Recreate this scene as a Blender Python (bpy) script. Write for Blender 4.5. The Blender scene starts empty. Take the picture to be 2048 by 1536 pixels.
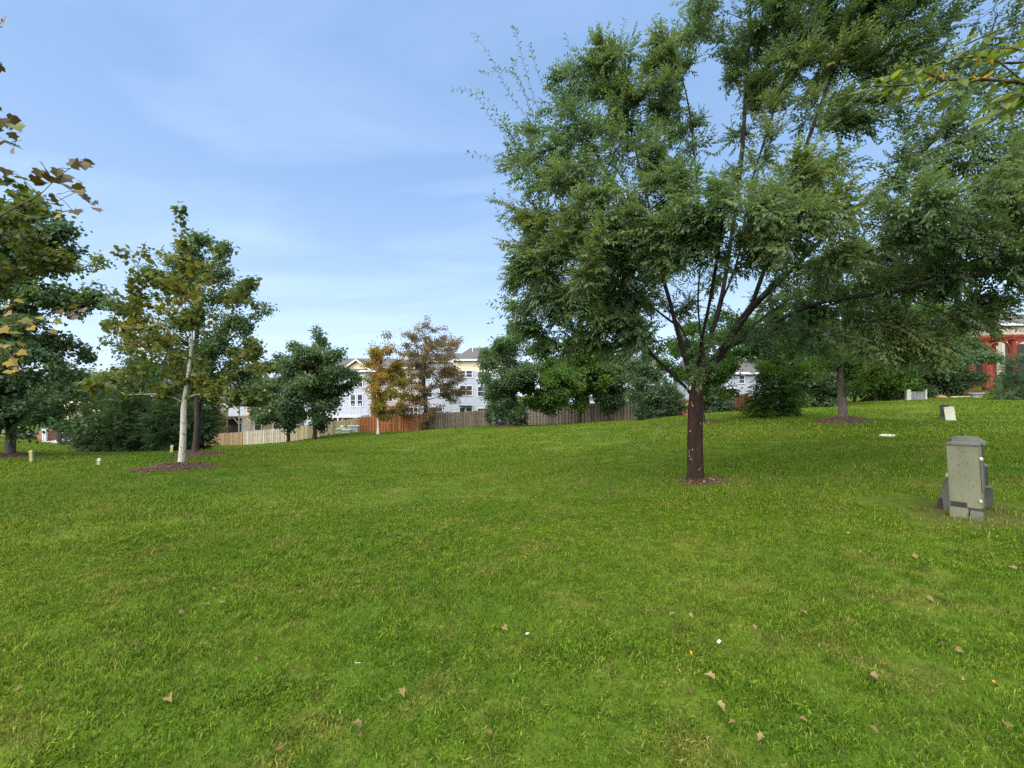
import bpy, math, random
import numpy as np
from mathutils import Vector, Matrix
R = math.radians
S = bpy.context.scene
COL = S.collection

# ------------------------------------------------------------------ camera
PITCH = 1.5
F = 859.0                      # focal length in photo pixels (2048 wide)
CAM_H = 1.6
cd = bpy.data.cameras.new('camera')
cd.sensor_width = 36.0
cd.lens = 36.0 * F / 2048.0
cd.clip_start = 0.05
cd.clip_end = 3000.0
cam = bpy.data.objects.new('camera', cd)
COL.objects.link(cam)
cam.location = (0, 0, CAM_H)
cam.rotation_euler = (R(90 + PITCH), 0, 0)
S.camera = cam

# ------------------------------------------------------------------ sky, sun, exposure
SUN_EL, SUN_AZ = 54.0, 212.0          # azimuth clockwise from +Y: behind the camera, to the left
W = bpy.data.worlds.new('World')
S.world = W
W.use_nodes = True
wn, wl = W.node_tree.nodes, W.node_tree.links
wn.clear()
wo = wn.new('ShaderNodeOutputWorld')
wb = wn.new('ShaderNodeBackground')
sky = wn.new('ShaderNodeTexSky')
sky.sky_type = 'NISHITA'
sky.sun_disc = False
sky.sun_elevation = R(SUN_EL)
sky.sun_rotation = R(SUN_AZ)
sky.air_density = 1.0
sky.dust_density = 3.2
sky.ozone_density = 1.6
tc = wn.new('ShaderNodeTexCoord')
sep = wn.new('ShaderNodeSeparateXYZ')
wl.new(tc.outputs['Generated'], sep.inputs[0])
def wmath(op, a, b=None, clamp=False):
    n = wn.new('ShaderNodeMath'); n.operation = op; n.use_clamp = clamp
    for i, v in enumerate((a, b)):
        if v is None: continue
        if isinstance(v, (int, float)): n.inputs[i].default_value = v
        else: wl.new(v, n.inputs[i])
    return n.outputs[0]
zc = wmath('MAXIMUM', sep.outputs['Z'], 0.0)
zz = wmath('ADD', zc, 0.13)
cx_ = wmath('DIVIDE', sep.outputs['X'], zz)
cy_ = wmath('DIVIDE', sep.outputs['Y'], zz)
comb = wn.new('ShaderNodeCombineXYZ')
wl.new(wmath('MULTIPLY', cx_, 0.55), comb.inputs[0])
wl.new(wmath('MULTIPLY', cy_, 1.5), comb.inputs[1])
n1 = wn.new('ShaderNodeTexNoise'); n1.inputs['Scale'].default_value = 1.1
n1.inputs['Detail'].default_value = 7; n1.inputs['Roughness'].default_value = 0.55
n1.inputs['Distortion'].default_value = 0.7
wl.new(comb.outputs[0], n1.inputs['Vector'])
cr = wn.new('ShaderNodeValToRGB')
cr.color_ramp.elements[0].position = 0.46; cr.color_ramp.elements[0].color = (0, 0, 0, 1)
cr.color_ramp.elements[1].position = 0.80; cr.color_ramp.elements[1].color = (1, 1, 1, 1)
wl.new(n1.outputs['Fac'], cr.inputs[0])
# thin high haze veil everywhere, wispy cirrus on top
veil = wn.new('ShaderNodeMixRGB'); veil.inputs[0].default_value = 0.32
veil.inputs[2].default_value = (4.3, 7.6, 13.0, 1)
wl.new(sky.outputs[0], veil.inputs[1])
cmix = wn.new('ShaderNodeMixRGB')
cmix.inputs[2].default_value = (8.2, 10.0, 13.4, 1)
wl.new(wmath('MULTIPLY', cr.outputs[0], 0.22), cmix.inputs[0])
wl.new(veil.outputs[0], cmix.inputs[1])
hz = wn.new('ShaderNodeMixRGB'); hz.inputs[2].default_value = (9.0, 10.8, 13.6, 1)      # pale haze low over the horizon, all round
wl.new(wmath('MULTIPLY', wmath('POWER', wmath('SUBTRACT', 1.0, zc), 5.0), 0.62), hz.inputs[0])
wl.new(cmix.outputs[0], hz.inputs[1])
wl.new(hz.outputs[0], wb.inputs['Color'])
wb.inputs['Strength'].default_value = 0.054
wl.new(wb.outputs[0], wo.inputs[0])

sd = bpy.data.lights.new('sun', 'SUN')
sd.energy = 3.8
sd.angle = R(110)
sd.color = (1.0, 0.94, 0.85)
sun = bpy.data.objects.new('sun', sd)
COL.objects.link(sun)
sun.location = (0, 0, 60)
_az = R(SUN_AZ)
_dir = Vector((math.sin(_az) * math.cos(R(SUN_EL)), math.cos(_az) * math.cos(R(SUN_EL)), math.sin(R(SUN_EL))))
sun.rotation_euler = _dir.to_track_quat('Z', 'Y').to_euler()

S.view_settings.view_transform = 'Standard'
S.view_settings.look = 'None'
S.view_settings.exposure = 1.42
S.view_settings.gamma = 1.0
S.view_settings.use_curve_mapping = False
S.render.engine = 'CYCLES'
S.cycles.max_bounces = 8
S.cycles.diffuse_bounces = 6
S.cycles.transparent_max_bounces = 8
S.cycles.use_denoising = False

# ------------------------------------------------------------------ helpers
rng = np.random.default_rng(7)
_cp, _sp = math.cos(R(PITCH)), math.sin(R(PITCH))
def at(px, py, Y):
    """world point seen at photo pixel (px, py) at depth Y metres"""
    u = (px - 1024) / F; v = -(py - 768) / F
    k = Y / (_cp - v * _sp)
    return np.array((u * k, Y, CAM_H + (_sp + v * _cp) * k))
def atx(px, Y):
    return (px - 1024) / F * Y / _cp

MATS = {}
def nodes_mat(name):
    m = bpy.data.materials.new(name); m.use_nodes = True
    nt = m.node_tree
    b = nt.nodes['Principled BSDF']
    MATS[name] = m
    return m, nt, b
def ramp(nt, fac, stops):
    r = nt.nodes.new('ShaderNodeValToRGB')
    e = r.color_ramp.elements
    while len(e) < len(stops): e.new(0.5)
    for i, (p, c) in enumerate(stops):
        e[i].position = p; e[i].color = (*c, 1)
    if fac is not None: nt.links.new(fac, r.inputs[0])
    return r.outputs[0]
def noise(nt, scale, detail=4, rough=0.55, coord=None, dist=0.0, stretch=None):
    n = nt.nodes.new('ShaderNodeTexNoise')
    n.inputs['Scale'].default_value = scale; n.inputs['Detail'].default_value = detail
    n.inputs['Roughness'].default_value = rough; n.inputs['Distortion'].default_value = dist
    if coord is not None:
        if stretch is not None:
            mp = nt.nodes.new('ShaderNodeMapping'); mp.inputs['Scale'].default_value = stretch
            nt.links.new(coord, mp.inputs[0]); coord = mp.outputs[0]
        nt.links.new(coord, n.inputs['Vector'])
    return n.outputs['Fac']
def objcoord(nt):
    return nt.nodes.new('ShaderNodeTexCoord').outputs['Object']
def worldpos(nt):
    return nt.nodes.new('ShaderNodeNewGeometry').outputs['Position']
def bump(nt, b, h, strength=0.4, dist=0.02):
    n = nt.nodes.new('ShaderNodeBump')
    n.inputs['Strength'].default_value = strength; n.inputs['Distance'].default_value = dist
    nt.links.new(h, n.inputs['Height']); nt.links.new(n.outputs[0], b.inputs['Normal'])
def mixc(nt, a, b, f, mode='MIX'):
    n = nt.nodes.new('ShaderNodeMixRGB'); n.blend_type = mode
    for i, v in ((0, f), (1, a), (2, b)):
        if isinstance(v, (int, float)): n.inputs[i].default_value = v
        elif isinstance(v, tuple): n.inputs[i].default_value = (*v, 1)
        else: nt.links.new(v, n.inputs[i])
    return n.outputs[0]
def simple(name, c1, c2, scale=6, rough=0.7, bmp=0.15, stretch=None, spec=0.3, detail=5):
    m, nt, b = nodes_mat(name)
    co = objcoord(nt)
    n = noise(nt, scale, detail, 0.6, co, 0, stretch)
    nt.links.new(ramp(nt, n, [(0.3, c1), (0.7, c2)]), b.inputs['Base Color'])
    b.inputs['Roughness'].default_value = rough
    b.inputs['Specular IOR Level'].default_value = spec
    if bmp: bump(nt, b, n, bmp, 0.01)
    return m
def leafmat(name, stops, trans=0.35, rough=0.5, spec=0.25):
    m, nt, b = nodes_mat(name)
    a = nt.nodes.new('ShaderNodeAttribute'); a.attribute_name = 'tone'
    c = ramp(nt, a.outputs['Fac'], stops)
    nt.links.new(c, b.inputs['Base Color'])
    b.inputs['Roughness'].default_value = rough
    b.inputs['Specular IOR Level'].default_value = spec
    t = nt.nodes.new('ShaderNodeBsdfTranslucent')
    g = nt.nodes.new('ShaderNodeMixRGB'); g.blend_type = 'MULTIPLY'; g.inputs[0].default_value = 1.0
    g.inputs[2].default_value = (1.5, 1.35, 0.6, 1)
    nt.links.new(c, g.inputs[1]); nt.links.new(g.outputs[0], t.inputs[0])
    mx = nt.nodes.new('ShaderNodeMixShader'); mx.inputs[0].default_value = trans
    nt.links.new(b.outputs[0], mx.inputs[1]); nt.links.new(t.outputs[0], mx.inputs[2])
    nt.links.new(mx.outputs[0], nt.nodes['Material Output'].inputs[0])
    return m

def mesh_np(name, verts, faces, mats, mat_idx=None, tone=None, smooth=False):
    """fast mesh from numpy: faces is (n,3) or (n,4) int array"""
    verts = np.asarray(verts, np.float32); faces = np.asarray(faces, np.int32)
    me = bpy.data.meshes.new(name)
    nf, k = faces.shape
    me.vertices.add(len(verts)); me.vertices.foreach_set('co', verts.ravel())
    me.loops.add(nf * k); me.loops.foreach_set('vertex_index', faces.ravel())
    me.polygons.add(nf)
    me.polygons.foreach_set('loop_start', np.arange(0, nf * k, k, dtype=np.int32))
    me.polygons.foreach_set('loop_total', np.full(nf, k, np.int32))
    if mat_idx is not None: me.polygons.foreach_set('material_index', np.asarray(mat_idx, np.int32))
    me.polygons.foreach_set('use_smooth', np.full(nf, smooth, bool))
    for m in mats: me.materials.append(MATS[m])
    me.update(calc_edges=True)
    if tone is not None:
        at_ = me.attributes.new('tone', 'FLOAT', 'POINT')
        at_.data.foreach_set('value', np.asarray(tone, np.float32))
    return me
def link(name, me, parent=None, loc=None, **props):
    o = bpy.data.objects.new(name, me); COL.objects.link(o)
    if parent is not None: o.parent = parent
    if loc is not None: o.location = loc
    for k, v in props.items(): o[k] = v
    return o
def thing(name, label, cat, loc, rz=0.0, group=None):
    o = link(name, None, None, loc, label=label, category=cat)
    o.rotation_euler = (0, 0, rz)
    o.empty_display_size = 0.2
    if group: o['group'] = group
    return o

class MB:
    """collects simple solids into ONE mesh"""
    def __init__(s): s.v = []; s.f = []
    def add(s, vs, fs):
        o = len(s.v); s.v += [tuple(map(float, p)) for p in vs]; s.f += [tuple(i + o for i in f) for f in fs]
    def box(s, x0, x1, y0, y1, z0, z1, dx=0, dy=0):
        s.add([(x0, y0, z0), (x1, y0, z0), (x1, y1, z0), (x0, y1, z0),
               (x0 + dx, y0 + dy, z1), (x1 - dx, y0 + dy, z1), (x1 - dx, y1 - dy, z1), (x0 + dx, y1 - dy, z1)],
              [(3, 2, 1, 0), (4, 5, 6, 7), (0, 1, 5, 4), (1, 2, 6, 5), (2, 3, 7, 6), (3, 0, 4, 7)])
    def prism(s, poly, y0, y1):
        """poly in x,z extruded along y"""
        n = len(poly)
        s.add([(x, y0, z) for x, z in poly] + [(x, y1, z) for x, z in poly],
              [tuple(range(n)), tuple(range(2 * n - 1, n - 1, -1))] + [(i, i + n, (i + 1) % n + n, (i + 1) % n) for i in range(n)])
    def prismx(s, poly, x0, x1):
        n = len(poly)
        s.add([(x0, y, z) for y, z in poly] + [(x1, y, z) for y, z in poly],
              [tuple(range(n - 1, -1, -1)), tuple(range(n, 2 * n))] + [(i, (i + 1) % n, (i + 1) % n + n, i + n) for i in range(n)])
    def prismz(s, poly, z0, z1, sc=1.0):
        n = len(poly)
        s.add([(x, y, z0) for x, y in poly] + [(x * sc, y * sc, z1) for x, y in poly],
              [tuple(range(n - 1, -1, -1)), tuple(range(n, 2 * n))] + [(i, (i + 1) % n, (i + 1) % n + n, i + n) for i in range(n)])
    def tube(s, pts, rad, k=8):
        pts = [np.array(p, float) for p in pts]
        vs = []; fs = []
        for i, p in enumerate(pts):
            d = pts[min(i + 1, len(pts) - 1)] - pts[max(i - 1, 0)]
            d /= np.linalg.norm(d) + 1e-9
            a = np.cross(d, (0, 0, 1) if abs(d[2]) < 0.9 else (1, 0, 0)); a /= np.linalg.norm(a)
            b = np.cross(d, a)
            r = rad[i] if hasattr(rad, '__len__') else rad
            for j in range(k):
                t = 2 * math.pi * j / k
                vs.append(p + r * (math.cos(t) * a + math.sin(t) * b))
        for i in range(len(pts) - 1):
            for j in range(k):
                fs.append((i * k + j, i * k + (j + 1) % k, (i + 1) * k + (j + 1) % k, (i + 1) * k + j))
        fs.append(tuple(range(k - 1, -1, -1))); fs.append(tuple(range((len(pts) - 1) * k, len(pts) * k)))
        s.add(vs, fs)
    def lathe(s, prof, k=16, c=(0, 0)):
        vs = []; fs = []
        for r, z in prof:
            for j in range(k):
                t = 2 * math.pi * j / k
                vs.append((c[0] + r * math.cos(t), c[1] + r * math.sin(t), z))
        for i in range(len(prof) - 1):
            for j in range(k):
                fs.append((i * k + j, i * k + (j + 1) % k, (i + 1) * k + (j + 1) % k, (i + 1) * k + j))
        fs.append(tuple(range(k - 1, -1, -1))); fs.append(tuple(range((len(prof) - 1) * k, len(prof) * k)))
        s.add(vs, fs)
    def mesh(s, name, mat, bevel=0.0, smooth=False):
        me = bpy.data.meshes.new(name)
        me.from_pydata(s.v, [], s.f)
        if bevel:
            import bmesh
            bm = bmesh.new(); bm.from_mesh(me)
            bmesh.ops.bevel(bm, geom=bm.edges[:], offset=bevel, segments=2, affect='EDGES', clamp_overlap=True)
            bm.to_mesh(me); bm.free()
        me.materials.append(MATS[mat])
        if smooth: me.polygons.foreach_set('use_smooth', np.ones(len(me.polygons), bool))
        me.update()
        return me
    def build(s, name, mat, parent=None, loc=None, bevel=0.0, smooth=False, **props):
        return link(name, s.mesh(name, mat, bevel, smooth), parent, loc, **props)

# ------------------------------------------------------------------ materials
SOIL = [(5.15, 4.75, 0.75), (3.45, 7.8, 0.55), (17.2, 16.9, 0.7)]
def lawn_colour(nt):
    p = worldpos(nt)
    big = noise(nt, 0.16, 3, 0.5, p)
    mid = noise(nt, 0.9, 4, 0.6, p)
    fine = noise(nt, 9.0, 4, 0.65, p)
    c = ramp(nt, mid, [(0.30, (0.071, 0.140, 0.012)), (0.50, (0.102, 0.182, 0.013)), (0.72, (0.142, 0.208, 0.017))])
    c = mixc(nt, c, ramp(nt, big, [(0.35, (0.072, 0.158, 0.012)), (0.7, (0.164, 0.220, 0.017))]), 0.5)
    dryn = noise(nt, 1.7, 6, 0.72, p, 0.4)
    c = mixc(nt, c, (0.215, 0.190, 0.045), ramp(nt, dryn, [(0.50, (0, 0, 0)), (0.70, (0.62, 0.62, 0.62))]))
    c2 = ramp(nt, fine, [(0.30, (0.55, 0.55, 0.55)), (0.55, (1, 1, 1)), (0.8, (1.35, 1.25, 1.15))])
    return mixc(nt, c, c2, 0.8, 'MULTIPLY'), fine, mid
m, nt, b = nodes_mat('lawn')
c, fine, mid = lawn_colour(nt)
dry = noise(nt, 2.3, 5, 0.7, worldpos(nt))
c = mixc(nt, c, (0.11, 0.085, 0.035), ramp(nt, dry, [(0.60, (0, 0, 0)), (0.74, (0.6, 0.6, 0.6))]))
c = mixc(nt, c, (0.62, 0.60, 0.60), 1.0, 'MULTIPLY')
for (sx0, sy0, sr) in SOIL:       # trodden soil patches round the pedestals and the elm
    vd = nt.nodes.new('ShaderNodeVectorMath'); vd.operation = 'DISTANCE'
    fl = nt.nodes.new('ShaderNodeVectorMath'); fl.operation = 'MULTIPLY'; fl.inputs[1].default_value = (1, 1, 0)
    nt.links.new(worldpos(nt), fl.inputs[0]); nt.links.new(fl.outputs[0], vd.inputs[0]); vd.inputs[1].default_value = (sx0, sy0, 0)
    ad = nt.nodes.new('ShaderNodeMath'); ad.operation = 'MULTIPLY_ADD'; ad.inputs[1].default_value = 1.1 * sr
    nt.links.new(noise(nt, 3.5, 5, 0.7, worldpos(nt)), ad.inputs[0]); nt.links.new(vd.outputs['Value'], ad.inputs[2])
    mr = nt.nodes.new('ShaderNodeMapRange'); mr.inputs['From Min'].default_value = sr * 1.7; mr.inputs['From Max'].default_value = sr * 0.9
    nt.links.new(ad.outputs[0], mr.inputs[0])
    mf = nt.nodes.new('ShaderNodeMath'); mf.operation = 'MULTIPLY'; mf.inputs[1].default_value = 0.75; nt.links.new(mr.outputs[0], mf.inputs[0])
    c = mixc(nt, c, (0.075, 0.055, 0.025), mf.outputs[0])
nt.links.new(c, b.inputs['Base Color'])
b.inputs['Roughness'].default_value = 0.9
b.inputs['Specular IOR Level'].default_value = 0.1
vf = noise(nt, 45, 3, 0.7, worldpos(nt))
bump(nt, b, vf, 0.8, 0.03)

m, nt, b = nodes_mat('grass_blade')
c, fine, mid = lawn_colour(nt)
oi = nt.nodes.new('ShaderNodeObjectInfo')
a = nt.nodes.new('ShaderNodeAttribute'); a.attribute_name = 'tone'
tn = ramp(nt, a.outputs['Fac'], [(0.0, (0.26, 0.36, 0.4)), (0.42, (0.85, 0.93, 0.95)), (0.78, (1.4, 1.28, 1.1)), (0.90, (1.95, 1.55, 2.4)), (1.0, (2.6, 1.75, 4.6))])
c = mixc(nt, c, tn, 1.0, 'MULTIPLY')
nt.links.new(c, b.inputs['Base Color'])
b.inputs['Roughness'].default_value = 0.6; b.inputs['Specular IOR Level'].default_value = 0.08
t = nt.nodes.new('ShaderNodeBsdfTranslucent'); nt.links.new(c, t.inputs[0])
mx = nt.nodes.new('ShaderNodeMixShader'); mx.inputs[0].default_value = 0.35
nt.links.new(b.outputs[0], mx.inputs[1]); nt.links.new(t.outputs[0], mx.inputs[2])
nt.links.new(mx.outputs[0], nt.nodes['Material Output'].inputs[0])

leafmat('leaf_elm', [(0, (0.044, 0.090, 0.044)), (0.45, (0.074, 0.134, 0.058)), (0.8, (0.106, 0.166, 0.054)), (0.95, (0.15, 0.170, 0.045)), (1, (0.19, 0.16, 0.04))], 0.5, 0.38, 0.55)
leafmat('leaf_green', [(0, (0.038, 0.086, 0.042)), (0.5, (0.068, 0.126, 0.054)), (0.85, (0.100, 0.155, 0.050)), (1, (0.15, 0.17, 0.05))], 0.45, 0.45, 0.35)
leafmat('leaf_bright', [(0, (0.035, 0.085, 0.014)), (0.5, (0.065, 0.140, 0.020)), (1, (0.13, 0.19, 0.028))], 0.45)
leafmat('leaf_sycamore', [(0, (0.055, 0.085, 0.022)), (0.4, (0.105, 0.130, 0.026)), (0.65, (0.170, 0.165, 0.028)), (0.85, (0.23, 0.160, 0.022)), (1, (0.25, 0.12, 0.02))], 0.38)
leafmat('leaf_brown', [(0, (0.085, 0.080, 0.038)), (0.4, (0.150, 0.115, 0.055)), (0.75, (0.21, 0.140, 0.060)), (1, (0.24, 0.19, 0.05))], 0.30)
leafmat('leaf_gold', [(0, (0.115, 0.110, 0.030)), (0.4, (0.20, 0.150, 0.022)), (0.75, (0.24, 0.155, 0.012)), (1, (0.25, 0.20, 0.02))], 0.38)
leafmat('leaf_conifer', [(0, (0.018, 0.050, 0.022)), (0.5, (0.034, 0.078, 0.030)), (1, (0.070, 0.125, 0.045))], 0.25, 0.55)
leafmat('leaf_yew', [(0, (0.016, 0.042, 0.018)), (0.5, (0.035, 0.075, 0.030)), (1, (0.080, 0.130, 0.060))], 0.2, 0.5)
leafmat('leaf_dogwood', [(0, (0.060, 0.105, 0.020)), (0.6, (0.105, 0.155, 0.030)), (0.9, (0.16, 0.18, 0.035)), (1, (0.50, 0.26, 0.02))], 0.5)
leafmat('leaf_syc_backlit', [(0, (0.032, 0.026, 0.012)), (0.5, (0.055, 0.042, 0.012)), (1, (0.10, 0.08, 0.015))], 0.3)  # brown leaf, colour darkened to look backlit against the sky
leafmat('leaf_fallen', [(0, (0.10, 0.058, 0.026)), (0.6, (0.17, 0.125, 0.052)), (0.85, (0.21, 0.16, 0.07)), (1, (0.50, 0.27, 0.02))], 0.15, 0.7)
def barkmat(name, c1, c2, c3=None, spots=None, scale=5):
    m, nt, b = nodes_mat(name)
    co = objcoord(nt)
    n = noise(nt, scale, 8, 0.72, co, 0.6, (3, 3, 0.5))
    c = ramp(nt, n, [(0.3, c1), (0.62, c2)])
    if spots:
        s = noise(nt, 9, 3, 0.6, co, 0.8, (1.4, 1.4, 0.75))
        c = mixc(nt, c, spots[0], ramp(nt, s, [(spots[1], (0, 0, 0)), (spots[1] + 0.03, (1, 1, 1))]))
    nt.links.new(c, b.inputs['Base Color'])
    b.inputs['Roughness'].default_value = 0.75
    b.inputs['Specular IOR Level'].default_value = 0.25
    bump(nt, b, n, 1.0, 0.05)
    return m
barkmat('bark_elm', (0.004, 0.003, 0.003), (0.036, 0.016, 0.009), spots=((0.42, 0.25, 0.14), 0.655))
barkmat('bark_limb', (0.006, 0.005, 0.004), (0.022, 0.015, 0.010))
barkmat('bark_dark', (0.015, 0.012, 0.009), (0.050, 0.040, 0.030))
barkmat('bark_grey', (0.040, 0.034, 0.026), (0.130, 0.112, 0.088))
barkmat('bark_sycamore', (0.32, 0.29, 0.22), (0.58, 0.55, 0.47), spots=((0.20, 0.15, 0.09), 0.60), scale=3)
barkmat('bark_twig', (0.06, 0.045, 0.03), (0.13, 0.105, 0.075))
m, nt, b = nodes_mat('mulch')
co = worldpos(nt)
n = noise(nt, 38, 4, 0.7, co); n2 = noise(nt, 5, 3, 0.6, co)
c = ramp(nt, n, [(0.3, (0.016, 0.008, 0.005)), (0.55, (0.060, 0.028, 0.016)), (0.75, (0.13, 0.070, 0.042))])
nt.links.new(mixc(nt, c, (0.055, 0.035, 0.02), n2), b.inputs['Base Color'])
b.inputs['Roughness'].default_value = 0.95; bump(nt, b, n, 1.0, 0.05)
simple('mulch_chip', (0.05, 0.022, 0.012), (0.17, 0.095, 0.055), 14, 0.9)
simple('pale_stone', (0.16, 0.14, 0.11), (0.34, 0.31, 0.27), 20, 0.85)
simple('concrete_pale', (0.38, 0.38, 0.35), (0.55, 0.55, 0.51), 12, 0.85)
def woodmat(name, c1, c2):
    m, nt, b = nodes_mat(name)
    co = objcoord(nt)
    oi = nt.nodes.new('ShaderNodeObjectInfo')
    n = noise(nt, 7, 5, 0.65, worldpos(nt), 0.2, (5, 5, 0.5))
    c = ramp(nt, n, [(0.3, c1), (0.7, c2)])
    r = ramp(nt, oi.outputs['Random'], [(0, (0.68, 0.68, 0.70)), (1, (1.2, 1.18, 1.15))])
    nt.links.new(mixc(nt, c, r, 1.0, 'MULTIPLY'), b.inputs['Base Color'])
    b.inputs['Roughness'].default_value = 0.85; b.inputs['Specular IOR Level'].default_value = 0.15
    bump(nt, b, n, 0.3, 0.01)
woodmat('wood_tan', (0.19, 0.125, 0.075), (0.30, 0.21, 0.13))
woodmat('wood_silver', (0.30, 0.28, 0.22), (0.46, 0.42, 0.33))
woodmat('wood_beige', (0.27, 0.23, 0.14), (0.40, 0.34, 0.22))
woodmat('wood_cedar', (0.22, 0.085, 0.035), (0.36, 0.155, 0.065))
woodmat('wood_grey', (0.085, 0.072, 0.052), (0.165, 0.140, 0.105))
woodmat('wood_greytan', (0.14, 0.122, 0.095), (0.24, 0.21, 0.165))
woodmat('wood_orange', (0.40, 0.17, 0.06), (0.55, 0.27, 0.11))
woodmat('wood_redbrown', (0.060, 0.017, 0.010), (0.12, 0.036, 0.020))
woodmat('wood_redstain', (0.17, 0.032, 0.020), (0.27, 0.062, 0.040))
woodmat('wood_deckdark', (0.060, 0.045, 0.036), (0.12, 0.09, 0.07))
woodmat('wood_stake', (0.30, 0.30, 0.10), (0.46, 0.44, 0.18))
simple('siding_white', (0.28, 0.31, 0.37), (0.35, 0.38, 0.44), 3, 0.55, 0.02)
simple('siding_cream', (0.55, 0.48, 0.33), (0.64, 0.57, 0.42), 3, 0.6, 0.02)
simple('siding_tan', (0.34, 0.30, 0.24), (0.42, 0.37, 0.30), 3, 0.6, 0.02)
simple('trim_white', (0.46, 0.48, 0.51), (0.54, 0.56, 0.59), 8, 0.5, 0.02)
simple('roof_shingle', (0.045, 0.045, 0.048), (0.11, 0.105, 0.10), 9, 0.95, 0.4)
simple('dark_metal', (0.012, 0.012, 0.013), (0.03, 0.03, 0.03), 20, 0.45, 0.05, spec=0.5)
simple('painted_shade', (0.02, 0.018, 0.016), (0.04, 0.035, 0.03), 5, 0.9)  # near-black colour standing for shade in openings and voids
m, nt, b = nodes_mat('brick')
bt = nt.nodes.new('ShaderNodeTexBrick')
mp = nt.nodes.new('ShaderNodeMapping'); mp.inputs['Rotation'].default_value = (R(90), 0, 0)
nt.links.new(objcoord(nt), mp.inputs[0]); nt.links.new(mp.outputs[0], bt.inputs['Vector'])
bt.inputs['Color1'].default_value = (0.20, 0.075, 0.048, 1); bt.inputs['Color2'].default_value = (0.27, 0.11, 0.07, 1)
bt.inputs['Mortar'].default_value = (0.33, 0.28, 0.24, 1); bt.inputs['Scale'].default_value = 4.2
bt.inputs['Mortar Size'].default_value = 0.012
nt.links.new(bt.outputs['Color'], b.inputs['Base Color']); b.inputs['Roughness'].default_value = 0.9
m, nt, b = nodes_mat('glass')
b.inputs['Base Color'].default_value = (0.035, 0.042, 0.05, 1); b.inputs['Roughness'].default_value = 0.06
b.inputs['Specular IOR Level'].default_value = 0.7
bump(nt, b, noise(nt, 1.2, 2, 0.5, objcoord(nt)), 0.08, 0.02)
def plastic(name, c1, c2, spot):
    m, nt, b = nodes_mat(name)
    co = objcoord(nt)
    n = noise(nt, 55, 4, 0.7, co); n2 = noise(nt, 4, 4, 0.6, co, 0, (1, 1, 0.5)); s = noise(nt, 22, 2, 0.5, co)
    c = ramp(nt, n2, [(0.3, c1), (0.7, c2)])
    c = mixc(nt, c, ramp(nt, n, [(0.35, (0.78, 0.78, 0.76)), (0.65, (1.1, 1.1, 1.08))]), 0.6, 'MULTIPLY')
    c = mixc(nt, c, spot, ramp(nt, s, [(0.71, (0, 0, 0)), (0.74, (0.9, 0.9, 0.9))]))
    nt.links.new(c, b.inputs['Base Color']); b.inputs['Roughness'].default_value = 0.8
    b.inputs['Specular IOR Level'].default_value = 0.2
    bump(nt, b, n, 0.25, 0.004)
plastic('pedestal_green', (0.108, 0.114, 0.074), (0.155, 0.160, 0.108), (0.035, 0.035, 0.025))
plastic('pedestal_grey', (0.070, 0.074, 0.062), (0.115, 0.120, 0.100), (0.03, 0.03, 0.025))
plastic('pedestal_dark', (0.030, 0.034, 0.028), (0.065, 0.070, 0.058), (0.012, 0.012, 0.01))
plastic('pedestal_pale', (0.40, 0.42, 0.33), (0.52, 0.54, 0.44), (0.18, 0.18, 0.14))
plastic('box_sage', (0.30, 0.37, 0.27), (0.38, 0.45, 0.33), (0.16, 0.2, 0.14))
plastic('box_bluegrey', (0.28, 0.32, 0.34), (0.38, 0.42, 0.44), (0.16, 0.18, 0.2))

# ------------------------------------------------------------------ terrain
CP = [(1390, 964, 8.0), (1930, 1033, 4.8), (365, 934, 11.0), (392, 908, 15.0), (23, 914, 15.0), (202, 932, 13.0),
      (0, 964, 9.5), (300, 907, 20.0), (160, 902, 24.0), (60, 884, 24.0), (0, 876, 24.0), (440, 896, 50.0), (600, 883, 48.0), (780, 866, 46.0),
      (950, 856, 42.5), (1150, 849, 40.0), (1260, 841, 40.0), (1470, 827, 42.0), (1405, 850, 20.0), (1283, 840, 30.0),
      (1105, 852, 33.0), (1017, 852, 33.0), (757, 871, 36.0), (630, 880, 38.0), (578, 886, 42.0), (700, 866, 44.0),
      (1545, 834, 20.0), (1685, 843, 16.0), (1895, 842, 17.0), (1775, 873, 12.0), (1830, 801, 32.0), (1985, 780, 38.0),
      (2010, 800, 25.0), (1700, 807, 32.0), (1024, 905, 18.0), (700, 910, 18.0), (1024, 1000, 7.2), (600, 1010, 7.0)]
cps = [at(*p) for p in CP]
cps += [np.array(p, float) for p in [(0, 0, 0), (0, 2, 0), (-3, 2.5, 0.0), (3, 2.5, 0.05), (0, -8, 0), (-10, -8, -0.1), (12, -6, 0.6),
        (-12, 2, 0), (12, 3, 0.7), (25, 5, 1.4), (-30, 5, 0.6), (-45, 30, -0.8), (-40, 60, -5.6), (-18, 62, -4.6), (0, 60, -2.6), (18, 55, -0.9),
        (45, 55, 3.2), (60, 20, 4.0), (-60, 80, -7), (0, 85, -3.5), (60, 85, 3.5), (0, -30, 0), (-60, 0, 1.0), (60, -10, 3)]]
cps = np.array(cps)
def _tpsk(d2):
    return 0.5 * d2 * np.log(d2 + 1e-9)
_n = len(cps)
_K = _tpsk(((cps[:, None, :2] - cps[None, :, :2]) ** 2).sum(-1)) + np.eye(_n) * 0.6
_P = np.c_[np.ones(_n), cps[:, :2]]
_A = np.block([[_K, _P], [_P.T, np.zeros((3, 3))]])
_w = np.linalg.solve(_A, np.r_[cps[:, 2], 0, 0, 0])
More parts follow.
